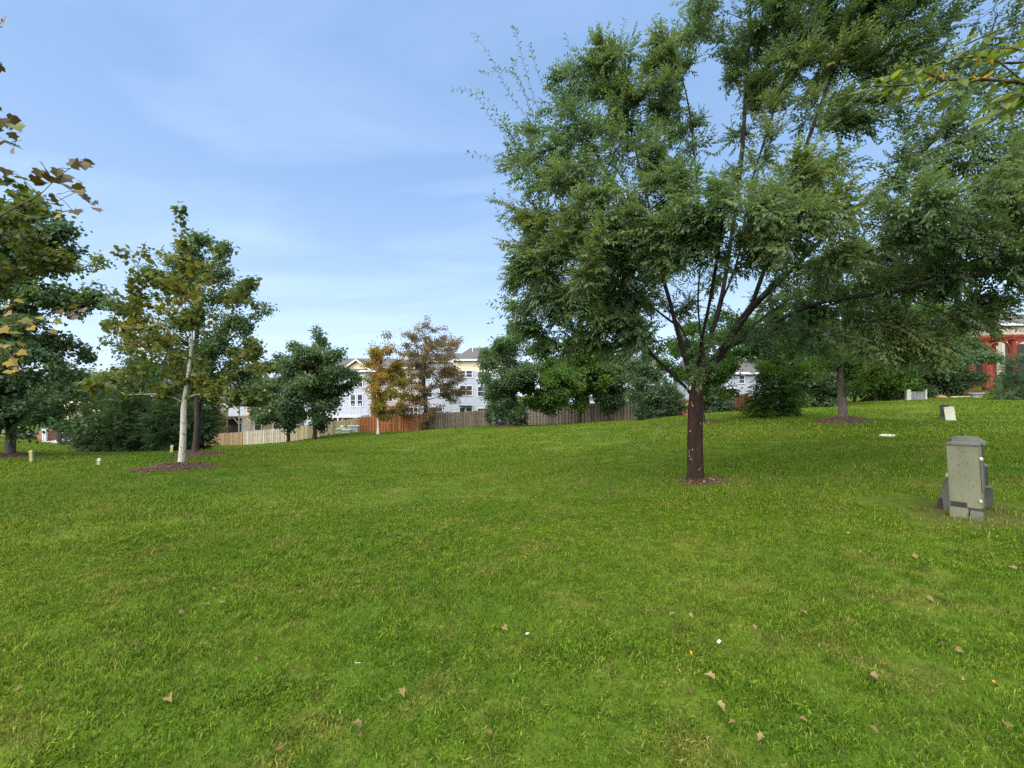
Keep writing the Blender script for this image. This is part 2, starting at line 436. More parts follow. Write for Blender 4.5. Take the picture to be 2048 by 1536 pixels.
def height(x, y):
    x = np.atleast_1d(np.asarray(x, float)); y = np.atleast_1d(np.asarray(y, float))
    sh = np.broadcast(x, y).shape
    x = np.broadcast_to(x, sh).ravel(); y = np.broadcast_to(y, sh).ravel()
    xx = np.clip(x, -70, 70); yy = np.clip(y, -30, 95)
    out = np.empty(len(x))
    for i in range(0, len(x), 20000):
        s = slice(i, i + 20000)
        d2 = (xx[s, None] - cps[None, :, 0]) ** 2 + (yy[s, None] - cps[None, :, 1]) ** 2
        out[s] = _tpsk(d2) @ _w[:_n] + _w[_n] + _w[_n + 1] * xx[s] + _w[_n + 2] * yy[s]
    out += 0.012 * np.sin(x * 1.9 + 1.3 * np.sin(y * 0.9)) * np.sin(y * 1.7 + x * 0.4) + 0.02 * np.sin(x * 0.55 + y * 0.3) * np.sin(y * 0.6)
    return out.reshape(sh)
def gz(x, y): return float(height(x, y)[0])
def ground_px(px, Y):
    x = atx(px, Y); return np.array((x, Y, gz(x, Y)))
def axis(lo, hi, near, step0, growth):
    a = [0.0]; s = step0
    while a[-1] < hi:
        if a[-1] > near: s *= growth
        a.append(a[-1] + s)
    b_ = [0.0]; s = step0
    while b_[-1] > lo:
        if -b_[-1] > near: s *= growth
        b_.append(b_[-1] - s)
    return np.array(sorted(set(a + b_)))
gx = axis(-900, 900, 12, 0.3, 1.07); gy = axis(-250, 1200, 16, 0.3, 1.06)
GX, GY = np.meshgrid(gx, gy)
GZ = height(GX, GY)
nx, ny = len(gx), len(gy)
idx = np.arange(nx * ny).reshape(ny, nx)
q = np.stack([idx[:-1, :-1], idx[:-1, 1:], idx[1:, 1:], idx[1:, :-1]], -1).reshape(-1, 4)
link('lawn', mesh_np('lawn', np.c_[GX.ravel(), GY.ravel(), GZ.ravel()], q, ['lawn'], smooth=True), kind='structure')

# ------------------------------------------------------------------ tree machinery
def colonize(P, par, attr, step, infl, kill, iters, bias=(0, 0, 0)):
    P = [np.array(p, float) for p in P]; par = list(par)
    attr = attr.copy()
    bias = np.array(bias, float)
    arr = np.array(P)
    d2 = ((attr[:, None] - arr[None]) ** 2).sum(-1)
    near = d2.argmin(1); nd = d2.min(1)
    for _ in range(iters):
        m_ = nd < infl * infl
        if not m_.any(): break
        dirs = attr[m_] - np.array(P)[near[m_]]
        dirs /= np.linalg.norm(dirs, axis=1, keepdims=True) + 1e-9
        acc = {}
        for k, dv in zip(near[m_], dirs):
            if k in acc: acc[k] = acc[k] + dv
            else: acc[k] = dv.copy()
        new = []
        for k, dv in acc.items():
            dv = dv / (np.linalg.norm(dv) + 1e-9) + bias + rng.normal(0, 0.12, 3)
            dv /= np.linalg.norm(dv) + 1e-9
            new.append((P[k] + dv * step, k))
        base = len(P)
        for p, k in new: P.append(p); par.append(int(k))
        na = np.array([p for p, _ in new])
        d2 = ((attr[:, None] - na[None]) ** 2).sum(-1)
        j = d2.argmin(1); dm = d2.min(1)
        up = dm < nd
        near[up] = base + j[up]; nd[up] = dm[up]
        keep = nd > kill * kill
        attr = attr[keep]; near = near[keep]; nd = nd[keep]
        if len(attr) == 0: break
    return np.array(P), np.array(par)

def radii(P, par, r_tip, r_base):
    n = len(P)
    kids = [[] for _ in range(n)]
    for i, p in enumerate(par):
        if p >= 0: kids[p].append(i)
    ntips = sum(1 for k in kids if not k)
    e = max(1.6, math.log(max(ntips, 2)) / math.log(r_base / r_tip))
    acc = np.zeros(n)
    order = list(range(n))
    depth = np.zeros(n, int)
    for i in range(n):
        if par[i] >= 0: depth[i] = depth[par[i]] + 1
    order.sort(key=lambda i: -depth[i])
    for i in order:
        if not kids[i]: acc[i] = r_tip ** e
        if par[i] >= 0: acc[par[i]] += acc[i]
    return acc ** (1 / e), kids, ntips

def wood_mesh(name, P, par, rad, kids, mats, limb_r=None, flare=None, k_big=14):
    V = []; Fq = []; MI = []; off = 0
    stack = [(0, -1)]
    while stack:
        st, prev = stack.pop()
        chain = [st]
        cur = st
        while kids[cur]:
            ks = sorted(kids[cur], key=lambda i: -rad[i])
            for o in ks[1:]: stack.append((o, cur))
            cur = ks[0]; chain.append(cur)
        pts = [P[i] for i in chain]; rr = [rad[i] for i in chain]
        if prev >= 0:
            pts = [P[prev]] + pts; rr = [min(rad[prev], rr[0] * 1.15)] + rr
        if len(pts) < 2: continue
        r0 = max(rr)
        k = k_big if r0 > 0.07 else (7 if r0 > 0.02 else (4 if r0 > 0.008 else 3))
        pts = np.array(pts); n = len(pts)
        d = np.gradient(pts, axis=0); d /= np.linalg.norm(d, axis=1, keepdims=True) + 1e-9
        a = np.zeros((n, 3)); v = np.cross(d[0], (0.31, 0.95, 0.1)); v /= np.linalg.norm(v) + 1e-9
        for i in range(n):
            v = v - d[i] * v.dot(d[i]); v /= np.linalg.norm(v) + 1e-9; a[i] = v
        bb = np.cross(d, a)
        t = np.arange(k) * 2 * math.pi / k
        rr = np.array(rr)[:, None] * np.ones(k)
        if r0 > 0.07:
            rr = rr * (1 + 0.07 * np.sin(t * 3 + 1.0) + 0.05 * np.sin(t * 5 + pts[:, 2:3] * 2.0) + rng.normal(0, 0.02, rr.shape))
        if flare is not None and prev < 0:
            hgt = pts[:, 2:3] - pts[0, 2]
            rr = rr * (1 + flare * np.exp(-hgt / 0.16) * (1 + 0.45 * np.sin(t * 4 + 0.6)))
        ring = pts[:, None] + rr[..., None] * (np.cos(t)[None, :, None] * a[:, None] + np.sin(t)[None, :, None] * bb[:, None])
        V.append(ring.reshape(-1, 3))
        i0 = (np.arange(n - 1)[:, None] * k + np.arange(k)[None]).ravel() + off
        i1 = (np.arange(n - 1)[:, None] * k + (np.arange(k)[None] + 1) % k).ravel() + off
        Fq.append(np.stack([i0, i1, i1 + k, i0 + k], -1))
        mi = 0
        if limb_r is not None: mi_ = (np.repeat(np.array([rad[c] for c in ([prev] if prev >= 0 else []) + chain])[:-1], k) < limb_r).astype(int)
        else: mi_ = np.zeros(len(i0), int)
        MI.append(mi_)
        off += n * k
    return mesh_np(name, np.concatenate(V), np.concatenate(Fq), mats, np.concatenate(MI), smooth=True)

def leaf_diamond(l, w, fold=0.25, droop=0.12):
    return (np.array([(0, 0, 0), (w / 2, l * 0.45, w * fold), (0, l, -l * droop), (-w / 2, l * 0.45, w * fold)]),
            np.array([(0, 1, 2), (0, 2, 3)]))
LOBE = [(0, 0), (0.24, -0.07), (0.54, 0.14), (0.39, 0.31), (0.55, 0.60), (0.27, 0.63), (0.02, 1.0), (-0.27, 0.65), (-0.53, 0.62), (-0.39, 0.32), (-0.55, 0.15), (-0.22, -0.06)]
def leaf_lobed(l, w=1.0, curl=0.2):
    vs = [(0, 0.36 * l, 0)] + [(x * l * w, y * l, curl * l * (abs(x) * 0.9 - 0.55 * max(0, y - 0.4))) for x, y in LOBE]
    n = len(LOBE)
    return np.array(vs), np.array([(0, 1 + i, 1 + (i + 1) % n) for i in range(n)])
OVAL = [(0, 0), (0.14, 0.14), (0.235, 0.36), (0.225, 0.58), (0.13, 0.82), (0, 1.0), (-0.13, 0.82), (-0.225, 0.58), (-0.235, 0.36), (-0.14, 0.14)]
def leaf_oval(l, curl=0.25):
    vs = [(0, 0.45 * l, -0.02 * l)] + [(x * l, y * l, curl * l * (abs(x) * 0.9 - 0.5 * max(0, y - 0.35) ** 1.5)) for x, y in OVAL]
    n = len(OVAL)
    return np.array(vs), np.array([(0, 1 + i, 1 + (i + 1) % n) for i in range(n)])
def frame(d, up):
    """matrices whose columns are (x, y=d, z~up); d, up (n,3)"""
    d = d / (np.linalg.norm(d, axis=1, keepdims=True) + 1e-9)
    x = np.cross(d, up); x /= np.linalg.norm(x, axis=1, keepdims=True) + 1e-9
    z = np.cross(x, d)
    return np.stack([x, d, z], -1)
def scatter(tv, tf, M, pos, sc):
    """instances of a template realised into one mesh"""
    v = np.einsum('mij,nj->mni', M, tv) * sc[:, None, None] + pos[:, None]
    f = tf[None] + (np.arange(len(pos)) * len(tv))[:, None, None]
    return v.reshape(-1, 3), f.reshape(-1, tf.shape[1])
def spray(nleaf, length, leaf, r, ang=55, droop=0.25, flat=0.25, jitter=18):
    """template: a twig with alternate leaves"""
    lv, lf = leaf
    V = []; Fa = []; off = 0
    # twig
    w = 0.0022 * length / 0.3
    for k in range(2):
        p0 = np.array((0, 0, 0)); p1 = np.array((0, length, -droop * length * 0.5))
        o = np.array((w, 0, 0)) if k == 0 else np.array((0, 0, w))
        V.append(np.array([p0 - o, p0 + o, p1])); Fa.append(np.array([(0, 1, 2)]) + off); off += 3
    for i in range(nleaf):
        t = (i + 0.7) / nleaf
        p = np.array((0, t * length, -droop * 0.5 * length * t * t))
        s = 1 if i % 2 else -1
        A = R(ang * (1 - 0.45 * t) + r.normal(0, jitter)) * s
        if i == nleaf - 1: A = 0
        d = np.array([[math.sin(A), math.cos(A), -0.25 - droop * t + r.normal(0, flat)]])
        up = np.array([[r.normal(0, flat), r.normal(0, flat), 1.0]])
        M = frame(d, up)[0]
        sc = r.uniform(0.7, 1.15) * (0.75 + 0.5 * math.sin(math.pi * min(1, t * 0.9 + 0.1)))
        V.append((lv * sc) @ M.T + p); Fa.append(lf + off); off += len(lv)
    return np.concatenate(V), np.concatenate(Fa)
def cluster(nleaf, rad, leaf, r, updir=0.5):
    """template: a loose ball of leaves"""
    lv, lf = leaf
    V = []; Fa = []; off = 0
    for i in range(nleaf):
        p = r.normal(0, rad * 0.5, 3) * np.array((1, 1, 0.7))
        d = np.array([r.normal(0, 1, 3) * np.array((1, 1, 0.45)) + (0, 0, -0.35)])
        up = np.array([r.normal(0, 0.6, 3) + (0, 0, updir + 0.5)])
        M = frame(d, up)[0]
        V.append((lv * r.uniform(0.65, 1.2)) @ M.T + p); Fa.append(lf + off); off += len(lv)
    return np.concatenate(V), np.concatenate(Fa)
def crown_mesh(name, temps, npl, pos, d, up, sc, mat, tone_fn, twig_tris=0):
    """realise leaf sprays; tone per leaf; npl = vertices of one leaf"""
    n = len(pos); which = rng.integers(0, len(temps), n)
    V = []; Fa = []; T = []; off = 0
    for k, (tv, tf) in enumerate(temps):
        s = which == k
        if not s.any(): continue
        v, f = scatter(tv, tf, frame(d[s], up[s]), pos[s], sc[s])
        V.append(v); Fa.append(f + off); off += len(v)
        base = tone_fn(pos[s])
        nl = (len(tv) - twig_tris * 3) // npl
        t = np.repeat(base[:, None], nl, 1) + rng.normal(0, 0.13, (s.sum(), nl))
        t = np.repeat(t, npl, 1)
        if twig_tris: t = np.c_[np.zeros((len(t), twig_tris * 3)), t]
        T.append(np.clip(t, 0, 1).ravel())
    return mesh_np(name, np.concatenate(V), np.concatenate(Fa), [mat], tone=np.concatenate(T))
def lump(p, s, seed):
    """cheap smooth noise -1..1 at points p"""
    r = np.random.default_rng(seed)
    o = np.zeros(len(p))
    for k in range(5):
        w = r.normal(0, 1.0, 3) * s * (0.6 + 0.5 * k); ph = r.uniform(0, 6.28)
        o += np.sin(p @ w + ph + 1.3 * np.sin(p @ (w[[1, 2, 0]] * 0.7) + ph)) / (1 + 0.35 * k)
    return o / 2.2
def blob_points(blobs, density, seed=0):
    """random points in a union of ellipsoids (x,y,z,rx,ry,rz)"""
    out = []
    for (x, y, z, rx, ry, rz) in blobs:
        n = max(3, int(density * rx * ry * rz * 4.19))
        p = rng.normal(0, 1, (n, 3)); p /= np.linalg.norm(p, axis=1, keepdims=True)
        p *= rng.uniform(0, 1, (n, 1)) ** (1 / 2.6)
        out.append(p * (rx, ry, rz) + (x, y, z))
    return np.concatenate(out)
def polyline_nodes(lines, step):
    """lines: list of lists of points; each starts at the node nearest to its first point"""
    P = []; par = []
    for li, ln in enumerate(lines):
        pts = np.array(ln, float)
        # smooth resample
        m_ = len(pts)
        tt = np.linspace(0, m_ - 1, max(2, int(np.linalg.norm(np.diff(pts, axis=0), axis=1).sum() / step)))
        out = []
        for t in tt:
            i = min(int(t), m_ - 2); u = t - i
            p0 = pts[max(i - 1, 0)]; p1 = pts[i]; p2 = pts[i + 1]; p3 = pts[min(i + 2, m_ - 1)]
            out.append(0.5 * ((2 * p1) + (p2 - p0) * u + (2 * p0 - 5 * p1 + 4 * p2 - p3) * u * u + (3 * p1 - p0 - 3 * p2 + p3) * u ** 3))
        if li == 0:
            prev = -1; st = 0
        else:
            A = np.array(P); prev = int(((A - out[0]) ** 2).sum(1).argmin()); st = 1
        for p in out[st:]:
            P.append(p); par.append(prev); prev = len(P) - 1
    return P, par

MULCH = []      # (x, y, r) circles kept free of grass
def mulch_mound(px, Y, r, h, label, pos=None, chips=0, flat=1.0):
    x, y = (atx(px, Y), Y) if pos is None else pos
    k = 40; rings = 9
    vs = [(0, 0, h)]; fs = []
    ph = rng.uniform(0, 6.28, 4)
    for i in range(1, rings + 1):
        f_ = i / rings
        for j in range(k):
            t = 2 * math.pi * j / k
            rr = r * f_ * (1 + 0.07 * math.sin(3 * t + ph[0]) + 0.05 * math.sin(5 * t + ph[1]) + 0.03 * math.sin(11 * t + ph[2]))
            X, Yy = rr * math.cos(t), rr * math.sin(t) * flat
            vs.append((X, Yy, h * (math.cos(f_ * math.pi) * 0.5 + 0.5) ** 0.8 + rng.normal(0, 0.012) * (f_ < 0.97) - (0.03 if i == rings else 0)))
    vs = np.array(vs)
    z0 = gz(x, y)
    vs[:, 2] += height(vs[:, 0] + x, vs[:, 1] + y) - z0
    fs = [(0, 1 + j, 1 + (j + 1) % k, 0) for j in range(k)]
    F3 = [(0, 1 + j, 1 + (j + 1) % k) for j in range(k)]
    for i in range(rings - 1):
        for j in range(k):
            a_ = 1 + i * k + j; b_ = 1 + i * k + (j + 1) % k
            F3 += [(a_, a_ + k, b_ + k), (a_, b_ + k, b_)]
    o = link('mulch_mound', mesh_np('mulch_mound', vs, F3, ['mulch'], smooth=True), None, (x, y, z0 - 0.0), label=label, category='mulch', group='mulch mounds round the trees')
    MULCH.append((x, y, r * 0.93))
    if chips:
        t = rng.uniform(0, 6.28, chips); q_ = np.sqrt(rng.uniform(0, 1.12, chips)) * r
        X, Yy = q_ * np.cos(t), q_ * np.sin(t) * flat
        Z = h * (np.cos(np.clip(q_ / r, 0, 1) * math.pi) * 0.5 + 0.5) ** 0.8 + height(X + x, Yy + y) - z0 + 0.012
        d = rng.normal(0, 1, (chips, 3)) * (1, 1, 0.35); up = rng.normal(0, 0.5, (chips, 3)) + (0, 0, 1)
        tv = np.array([(-0.5, -1.6, 0), (0.5, -1.4, 0), (0.4, 1.6, 0), (-0.4, 1.4, 0), (0, 0, 0.5)]) * 0.018
        tf = np.array([(0, 1, 4), (1, 2, 4), (2, 3, 4), (3, 0, 4)])
        v, f = scatter(tv, tf, frame(d, up), np.c_[X, Yy, Z], rng.uniform(0.6, 1.6, chips))
        link('bark_chips', mesh_np('bark_chips', v, f, ['mulch_chip']), o, kind='stuff')
    return o

TREE_N = [0]
def tree(name, label, base, H, trunk_r, blobs, leafkind, mat, bark, nspray, *, group=None, limbs=None, first=0.3, step=0.28,
         infl=1.6, kill=0.45, dens=10, r_tip=0.006, lean=(0, 0), tone0=0.45, tone_var=0.3, droop=-0.1, flare=0.45, limb_r=None,
         leaf_scale=1.0, out_w=0.5, bark2=None, tip_frac=1.0, cat='tree', edge_tone=0.0, iters=70, forks=None, taper=0.0, clump_min=0.15):
    """one tree: an empty at the base of the trunk > trunk, crown. blobs are relative to the base."""
    TREE_N[0] += 1
    base = np.array(base, float)
    root = thing(name, label, cat, base, group=group)
    if forks is None:
        top = H * 0.72
        n = 9
        w1, w2 = rng.uniform(-1, 1, 2) * 0.05 * H * 0.2
        line = [(lean[0] * (i / n) ** 1.3 + w1 * math.sin(i * 0.9), lean[1] * (i / n) ** 1.3 + w2 * math.cos(i * 0.8) - w2, top * i / n - (0.08 if i == 0 else 0)) for i in range(n + 1)]
        P, par = polyline_nodes([line] + (limbs or []), step)
    else:
        P, par = polyline_nodes(forks, step)
    att = blob_points(blobs, dens)
    P, par = colonize(P, par, att, step, infl, kill, iters, (0, 0, 0.05))
    rad, kids, ntips = radii(P, par, r_tip, trunk_r)
    if taper: rad = np.where(rad > 2 * r_tip, rad * (1 - taper * np.clip(P[:, 2] / (H * 0.8), 0, 1)), rad)
    mats = [bark] + ([bark2] if bark2 else [])
    link('trunk', wood_mesh('trunk', P, par, rad, kids, mats, limb_r, flare), root)
    # leaf carriers: thin nodes, and only those inside or next to the crown
    d2 = np.full(len(P), 9e9)
    for (x, y, z, rx, ry, rz) in blobs:
        d2 = np.minimum(d2, (((P - (x, y, z)) / (rx, ry, rz)) ** 2).sum(1))
    thin = np.where((rad < max(r_tip * 3.2, np.quantile(rad, 0.75))) & (d2 < 1.45))[0]
    wgt = (1.0 / rad[thin]) ** 0.7
    # clumps: some twigs carry many leaves, others few
    cl = lump(P[thin], 1.6, 11 + TREE_N[0])
    wgt *= np.clip(0.75 + 1.1 * cl, clump_min, 2)
    wgt /= wgt.sum()
    pick = rng.choice(thin, nspray, p=wgt)
    pp = np.where(par[pick] >= 0, par[pick], pick)
    dirv = P[pick] - P[pp]; dirv /= np.linalg.norm(dirv, axis=1, keepdims=True) + 1e-9
    cen = np.average(P[thin], axis=0)
    outv = P[pick] - cen; outv /= np.linalg.norm(outv, axis=1, keepdims=True) + 1e-9
    d = dirv * 0.7 + outv * out_w + rng.normal(0, 0.55, (nspray, 3)) + (0, 0, droop)
    pos = P[pp] + (P[pick] - P[pp]) * rng.uniform(0, 1, (nspray, 1)) + rng.normal(0, step * 0.22, (nspray, 3))
    up = np.tile((0, 0, 1.0), (nspray, 1)) + rng.normal(0, 0.35, (nspray, 3))
    temps, npl, tw = LEAFKINDS[leafkind]
    def tone(p):
        t = tone0 + tone_var * lump(p, 0.9, 31 + TREE_N[0])
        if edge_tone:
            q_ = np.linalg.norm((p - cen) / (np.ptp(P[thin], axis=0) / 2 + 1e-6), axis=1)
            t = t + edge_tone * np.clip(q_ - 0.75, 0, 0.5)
        return t
    me = crown_mesh('crown', temps, npl, pos, d, up, rng.uniform(0.75, 1.25, nspray) * leaf_scale, mat, tone, tw)
    link('crown', me, root)
    return root, P, par, rad

tr = np.random.default_rng(3)
LEAFKINDS = {
    'elm': ([spray(13, 0.34, leaf_diamond(0.066, 0.031), tr, 58, 0.12, 0.24) for _ in range(5)], 4, 2),
    'maple': ([cluster(12, 0.36, leaf_diamond(0.17, 0.135, 0.2, 0.2), tr) for _ in range(5)], 4, 0),
    'small': ([cluster(12, 0.30, leaf_diamond(0.13, 0.085, 0.2, 0.2), tr) for _ in range(5)], 4, 0),
    'lobed': ([cluster(5, 0.26, leaf_lobed(0.155), tr) for _ in range(6)], 13, 0),
    'lobedbig': ([cluster(4, 0.30, leaf_lobed(0.19), tr) for _ in range(6)], 13, 0),
    'needle': ([spray(14, 0.30, leaf_diamond(0.13, 0.022, 0.1, 0.1), tr, 45, 0.2, 0.12, 8) for _ in range(4)], 4, 2),
}
def oval_blobs(z0, z1, r, n=9, lean=(0, 0), squash=1.0, seed=1, taper=0.75, c=(0, 0)):
    """blobs that fill an uneven egg-shaped crown between heights z0 and z1"""
    q_ = np.random.default_rng(seed)
    out = []
    for i in range(n):
        t = (i + 0.5) / n
        z = z0 + (z1 - z0) * t
        prof = math.sin(math.pi * min(1, (t * 0.86 + 0.12))) ** taper
        rr = r * prof
        m_ = max(1, int(2 + rr * 1.2)) if t < 0.9 else 1
        a0 = q_.uniform(0, 6.28)
        for k in range(m_):
            a_ = a0 + 2 * math.pi * k / m_ + q_.normal(0, 0.3)
            f_ = q_.uniform(0.35, 0.72) * rr if m_ > 1 else 0
            br = max(0.25, rr * q_.uniform(0.38, 0.60))
            out.append((c[0] + lean[0] * t + f_ * math.cos(a_), c[1] + lean[1] * t + f_ * math.sin(a_), z + q_.normal(0, 0.1), br, br, br * 0.8 * squash))
    return out
#@@PART2
# ------------------------------------------------------------------ houses
def lap(mb, x0, x1, z0, z1, y=0.0, expo=0.19, gable=None):
    """lap boards on a wall that faces -Y; gable(z) may give narrower x limits"""
    z = z0
    while z < z1 - 0.03:
        t = min(z + expo, z1)
        a_, b_ = (x0, x1) if gable is None else gable(z)
        if b_ - a_ > 0.15:
            mb.add([(a_, y - 0.035, z), (b_, y - 0.035, z), (b_, y, z), (a_, y, z), (a_, y - 0.012, t), (b_, y - 0.012, t), (b_, y, t), (a_, y, t)],
                   [(3, 2, 1, 0), (4, 5, 6, 7), (0, 1, 5, 4), (1, 2, 6, 5), (2, 3, 7, 6), (3, 0, 4, 7)])
        z = t
def window(root, x0, x1, z0, z1, y=-0.04, cols=2, rows=2, door=False):
    m_ = MB(); w = 0.11
    m_.box(x0 - w, x0, y - 0.06, y + 0.04, z0 - w, z1 + w); m_.box(x1, x1 + w, y - 0.06, y + 0.04, z0 - w, z1 + w)
    m_.box(x0, x1, y - 0.055, y + 0.04, z1, z1 + w); m_.box(x0, x1, y - 0.075, y + 0.04, z0 - w, z0)
    fr = m_.build('door_frame' if door else 'window', 'trim_white', root)
    g = MB(); g.box(x0, x1, y - 0.005, y + 0.02, z0, z1); g.build('pane', 'glass', fr)
    for c_ in range(1, cols):
        xx = x0 + (x1 - x0) * c_ / cols
        g = MB(); g.box(xx - 0.03, xx + 0.03, y - 0.045, y - 0.006, z0, z1); g.build('mullion', 'trim_white', fr)
    for r_ in range(1, rows):
        zz_ = z0 + (z1 - z0) * r_ / rows
        g = MB(); g.box(x0, x1, y - 0.03, y - 0.007, zz_ - 0.03, zz_ + 0.03); g.build('rail', 'trim_white', fr)
    return fr
HOR = 790.5
class House:
    def __init__(s, name, label, pxc, Y, zb=None, cat='house', group=None):
        s.s = Y / F; s.pxc = pxc
        x = atx(pxc, Y)
        s.zb = gz(x, Y) - 0.3 if zb is None else zb
        s.root = thing(name, label, cat, (x, Y, s.zb), group=group)
    def x(s, px): return (px - s.pxc) * s.s
    def z(s, py): return CAM_H + (HOR - py) * s.s - s.zb
    def core(s, px0, px1, pytop, depth, mat, y=0.0, name='wall', z0=0.0, pybot=None):
        m_ = MB(); m_.box(s.x(px0), s.x(px1), y, y + depth, z0 if pybot is None else s.z(pybot), s.z(pytop)); return m_.build(name, mat, s.root)
    def lapwall(s, px0, px1, pytop, pybot, mat, y=0.0, gable=None, name='siding'):
        m_ = MB(); lap(m_, s.x(px0), s.x(px1), s.z(pybot), s.z(pytop), y, 0.19, gable); return m_.build(name, mat, s.root)
    def roof(s, px0, px1, pyeave, pyridge, depth, over=0.45, y=0.0, hipl=0, hipr=0, name='roof'):
        m_ = MB(); x0, x1 = s.x(px0) - over, s.x(px1) + over; ze, zr = s.z(pyeave), s.z(pyridge)
        ya, yb = y - over, y + depth + over; ym = (ya + yb) / 2
        t = 0.22
        m_.add([(x0, ya, ze), (x1, ya, ze), (x1, yb, ze), (x0, yb, ze), (x0 + hipl, ym, zr), (x1 - hipr, ym, zr),
                (x0, ya, ze - t), (x1, ya, ze - t), (x1, yb, ze - t), (x0, yb, ze - t)],
               [(0, 1, 5, 4), (2, 3, 4, 5), (1, 2, 5), (3, 0, 4), (6, 7, 1, 0), (7, 8, 2, 1), (8, 9, 3, 2), (9, 6, 0, 3), (9, 8, 7, 6)])
        r_ = m_.build(name, 'roof_shingle', s.root)
        g = MB(); g.box(x0 - 0.02, x1 + 0.02, ya - 0.12, ya - 0.003, ze - t, ze + 0.02); g.build('gutter', 'trim_white', r_)
        return r_
    def win(s, px0, px1, py0, py1, y=-0.04, cols=2, rows=2, door=False):
        return window(s.root, s.x(px0), s.x(px1), s.z(py1), s.z(py0), y, cols, rows, door)
    def vent(s, px, py0, py1, y, r_=0.06):
        m_ = MB(); m_.tube([(s.x(px), y, s.z(py1)), (s.x(px), y, s.z(py0))], r_, 8); m_.build('roof_vent', 'trim_white', s.root)
    def deck(s, px0, px1, pyfloor, pyrail, depth, mat, y=0.0, brace=True, posts=3, nb=None, rails=True):
        x0, x1 = s.x(px0), s.x(px1); zf, zr = s.z(pyfloor), s.z(pyrail)
        m_ = MB(); m_.box(x0, x1, y - depth, y - 0.045, zf - 0.28, zf); dk = m_.build('deck', mat, s.root)
        for i in range(posts):
            xx = x0 + 0.12 + (x1 - x0 - 0.24) * i / (posts - 1)
            m_ = MB(); m_.box(xx - 0.08, xx + 0.08, y - depth + 0.02, y - depth + 0.18, -0.1, zf - 0.281); m_.build('deck_post', mat, dk)
            m_ = MB(); m_.box(xx - 0.055, xx + 0.055, y - depth + 0.03, y - depth + 0.13, zf + 0.001, zr + 0.08); m_.build('rail_post', mat, dk)
            if brace:
                for sg in (-1, 1):
                    m_ = MB(); m_.tube([(xx, y - depth + 0.1, zf - 1.2), (xx + sg * 0.8, y - depth + 0.1, zf - 0.27)], 0.055, 4); m_.build('brace', mat, dk)
        if rails:
            for zz_ in (zr, zf + 0.12):
                m_ = MB(); m_.box(x0, x1, y - depth + 0.05, y - depth + 0.11, zz_ - 0.05, zz_); m_.build('hand_rail', mat, dk)
            nb = nb or int((x1 - x0) / 0.22)
            m_ = MB(); m_.box(-0.02, 0.02, 0, 0.035, zf + 0.121, zr - 0.051)
            bm_ = m_.mesh('baluster', mat)
            for i in range(1, nb):
                link('baluster', bm_, dk, (x0 + (x1 - x0) * i / nb, y - depth + 0.062, 0))
        return dk

# white gabled townhouse with the white deck
h = House('townhouse', 'white sided townhouse with front gable, white deck and dark shingle roof', 690, 58.0)
h.core(610, 742, 741, 9, 'siding_white')
h.lapwall(610, 742, 741, 870, 'siding_white')
gx0, gx1, gpk = h.x(686), h.x(742), h.z(721); ge = h.z(741)
def gab(z): 
    f_ = (z - ge) / (gpk - ge); return gx0 + (gx1 - gx0) / 2 * f_, gx1 - (gx1 - gx0) / 2 * f_
h.lapwall(686, 742, 724, 741, 'siding_cream', y=-0.0, gable=gab, name='gable_siding')
m_ = MB(); xm = (gx0 + gx1) / 2
for sg, xe in ((-1, gx0 - 0.35), (1, gx1 + 0.35)):
    m_.prism([(xm, gpk + 0.02), (xm, gpk + 0.24), (xe, ge - 0.06), (xe, ge - 0.28)][::(1 if sg > 0 else -1)], -0.5, 3.5)
m_.build('gable_roof', 'roof_shingle', h.root)
m_ = MB()
for sg, xe in ((-1, gx0 - 0.35), (1, gx1 + 0.35)):
    m_.prism([(xm, gpk - 0.03), (xm, gpk + 0.22), (xe, ge - 0.08), (xe, ge - 0.33)][::(1 if sg > 0 else -1)], -0.56, -0.503)
m_.build('rake_trim', 'siding_cream', h.root)
h.roof(610, 770, 741, 711, 9)
for a_, b_, c_, d_ in ((703, 712, 752, 774), (716, 725, 752, 774), (702, 711, 789, 812), (716, 725, 789, 812), (660, 672, 752, 774), (655, 672, 789, 812)):
    h.win(a_, b_, c_, d_, cols=1)
h.deck(650, 738, 829, 807, 3.0, 'trim_white', posts=3)
m_ = MB(); m_.box(h.x(660), h.x(736), -0.09, -0.045, h.z(880), h.z(834)); m_.build('basement_sheet', 'glass', h.root)  # one dark glassy sheet across the wall below the deck
m_ = MB(); m_.box(h.x(741), h.x(743.4), -0.11, -0.04, 0, h.z(742)); m_.build('downspout', 'siding_tan', h.root)
h.vent(722, 700, 716, 4.0)
# brick townhouse
h = House('townhouse', 'townhouse with tan upper wall and red brick ground floor behind the gold tree', 790, 59.0)
h.core(743.5, 838, 735, 9, 'siding_tan')
h.lapwall(743.5, 838, 735, 812, 'siding_tan')
h.core(743.6, 838, 812, 0.10, 'brick', y=-0.103, name='brick_wall')
h.roof(748, 838, 735, 713, 9, over=0.3)
h.win(812, 836, 815, 834, y=-0.15, cols=3)
h.win(760, 772, 752, 772, cols=1); h.win(800, 812, 752, 772, cols=1); h.win(770, 785, 786, 802)
# white townhouse behind the brown tree
h = House('townhouse', 'white sided townhouse with low ridge behind the brown leaved tree', 873, 59.5)
h.core(838.4, 908, 722, 9, 'siding_white'); h.lapwall(838.4, 908, 722, 850, 'siding_white')
h.roof(842, 908, 722, 700, 9, over=0.3)
for a_, b_, c_, d_ in ((852, 862, 742, 758), (878, 888, 742, 758), (850, 864, 776, 794), (880, 896, 776, 794), (860, 885, 815, 832)): h.win(a_, b_, c_, d_, cols=1)
h.vent(890, 690, 706, 3.0); h.vent(900, 694, 708, 3.0)
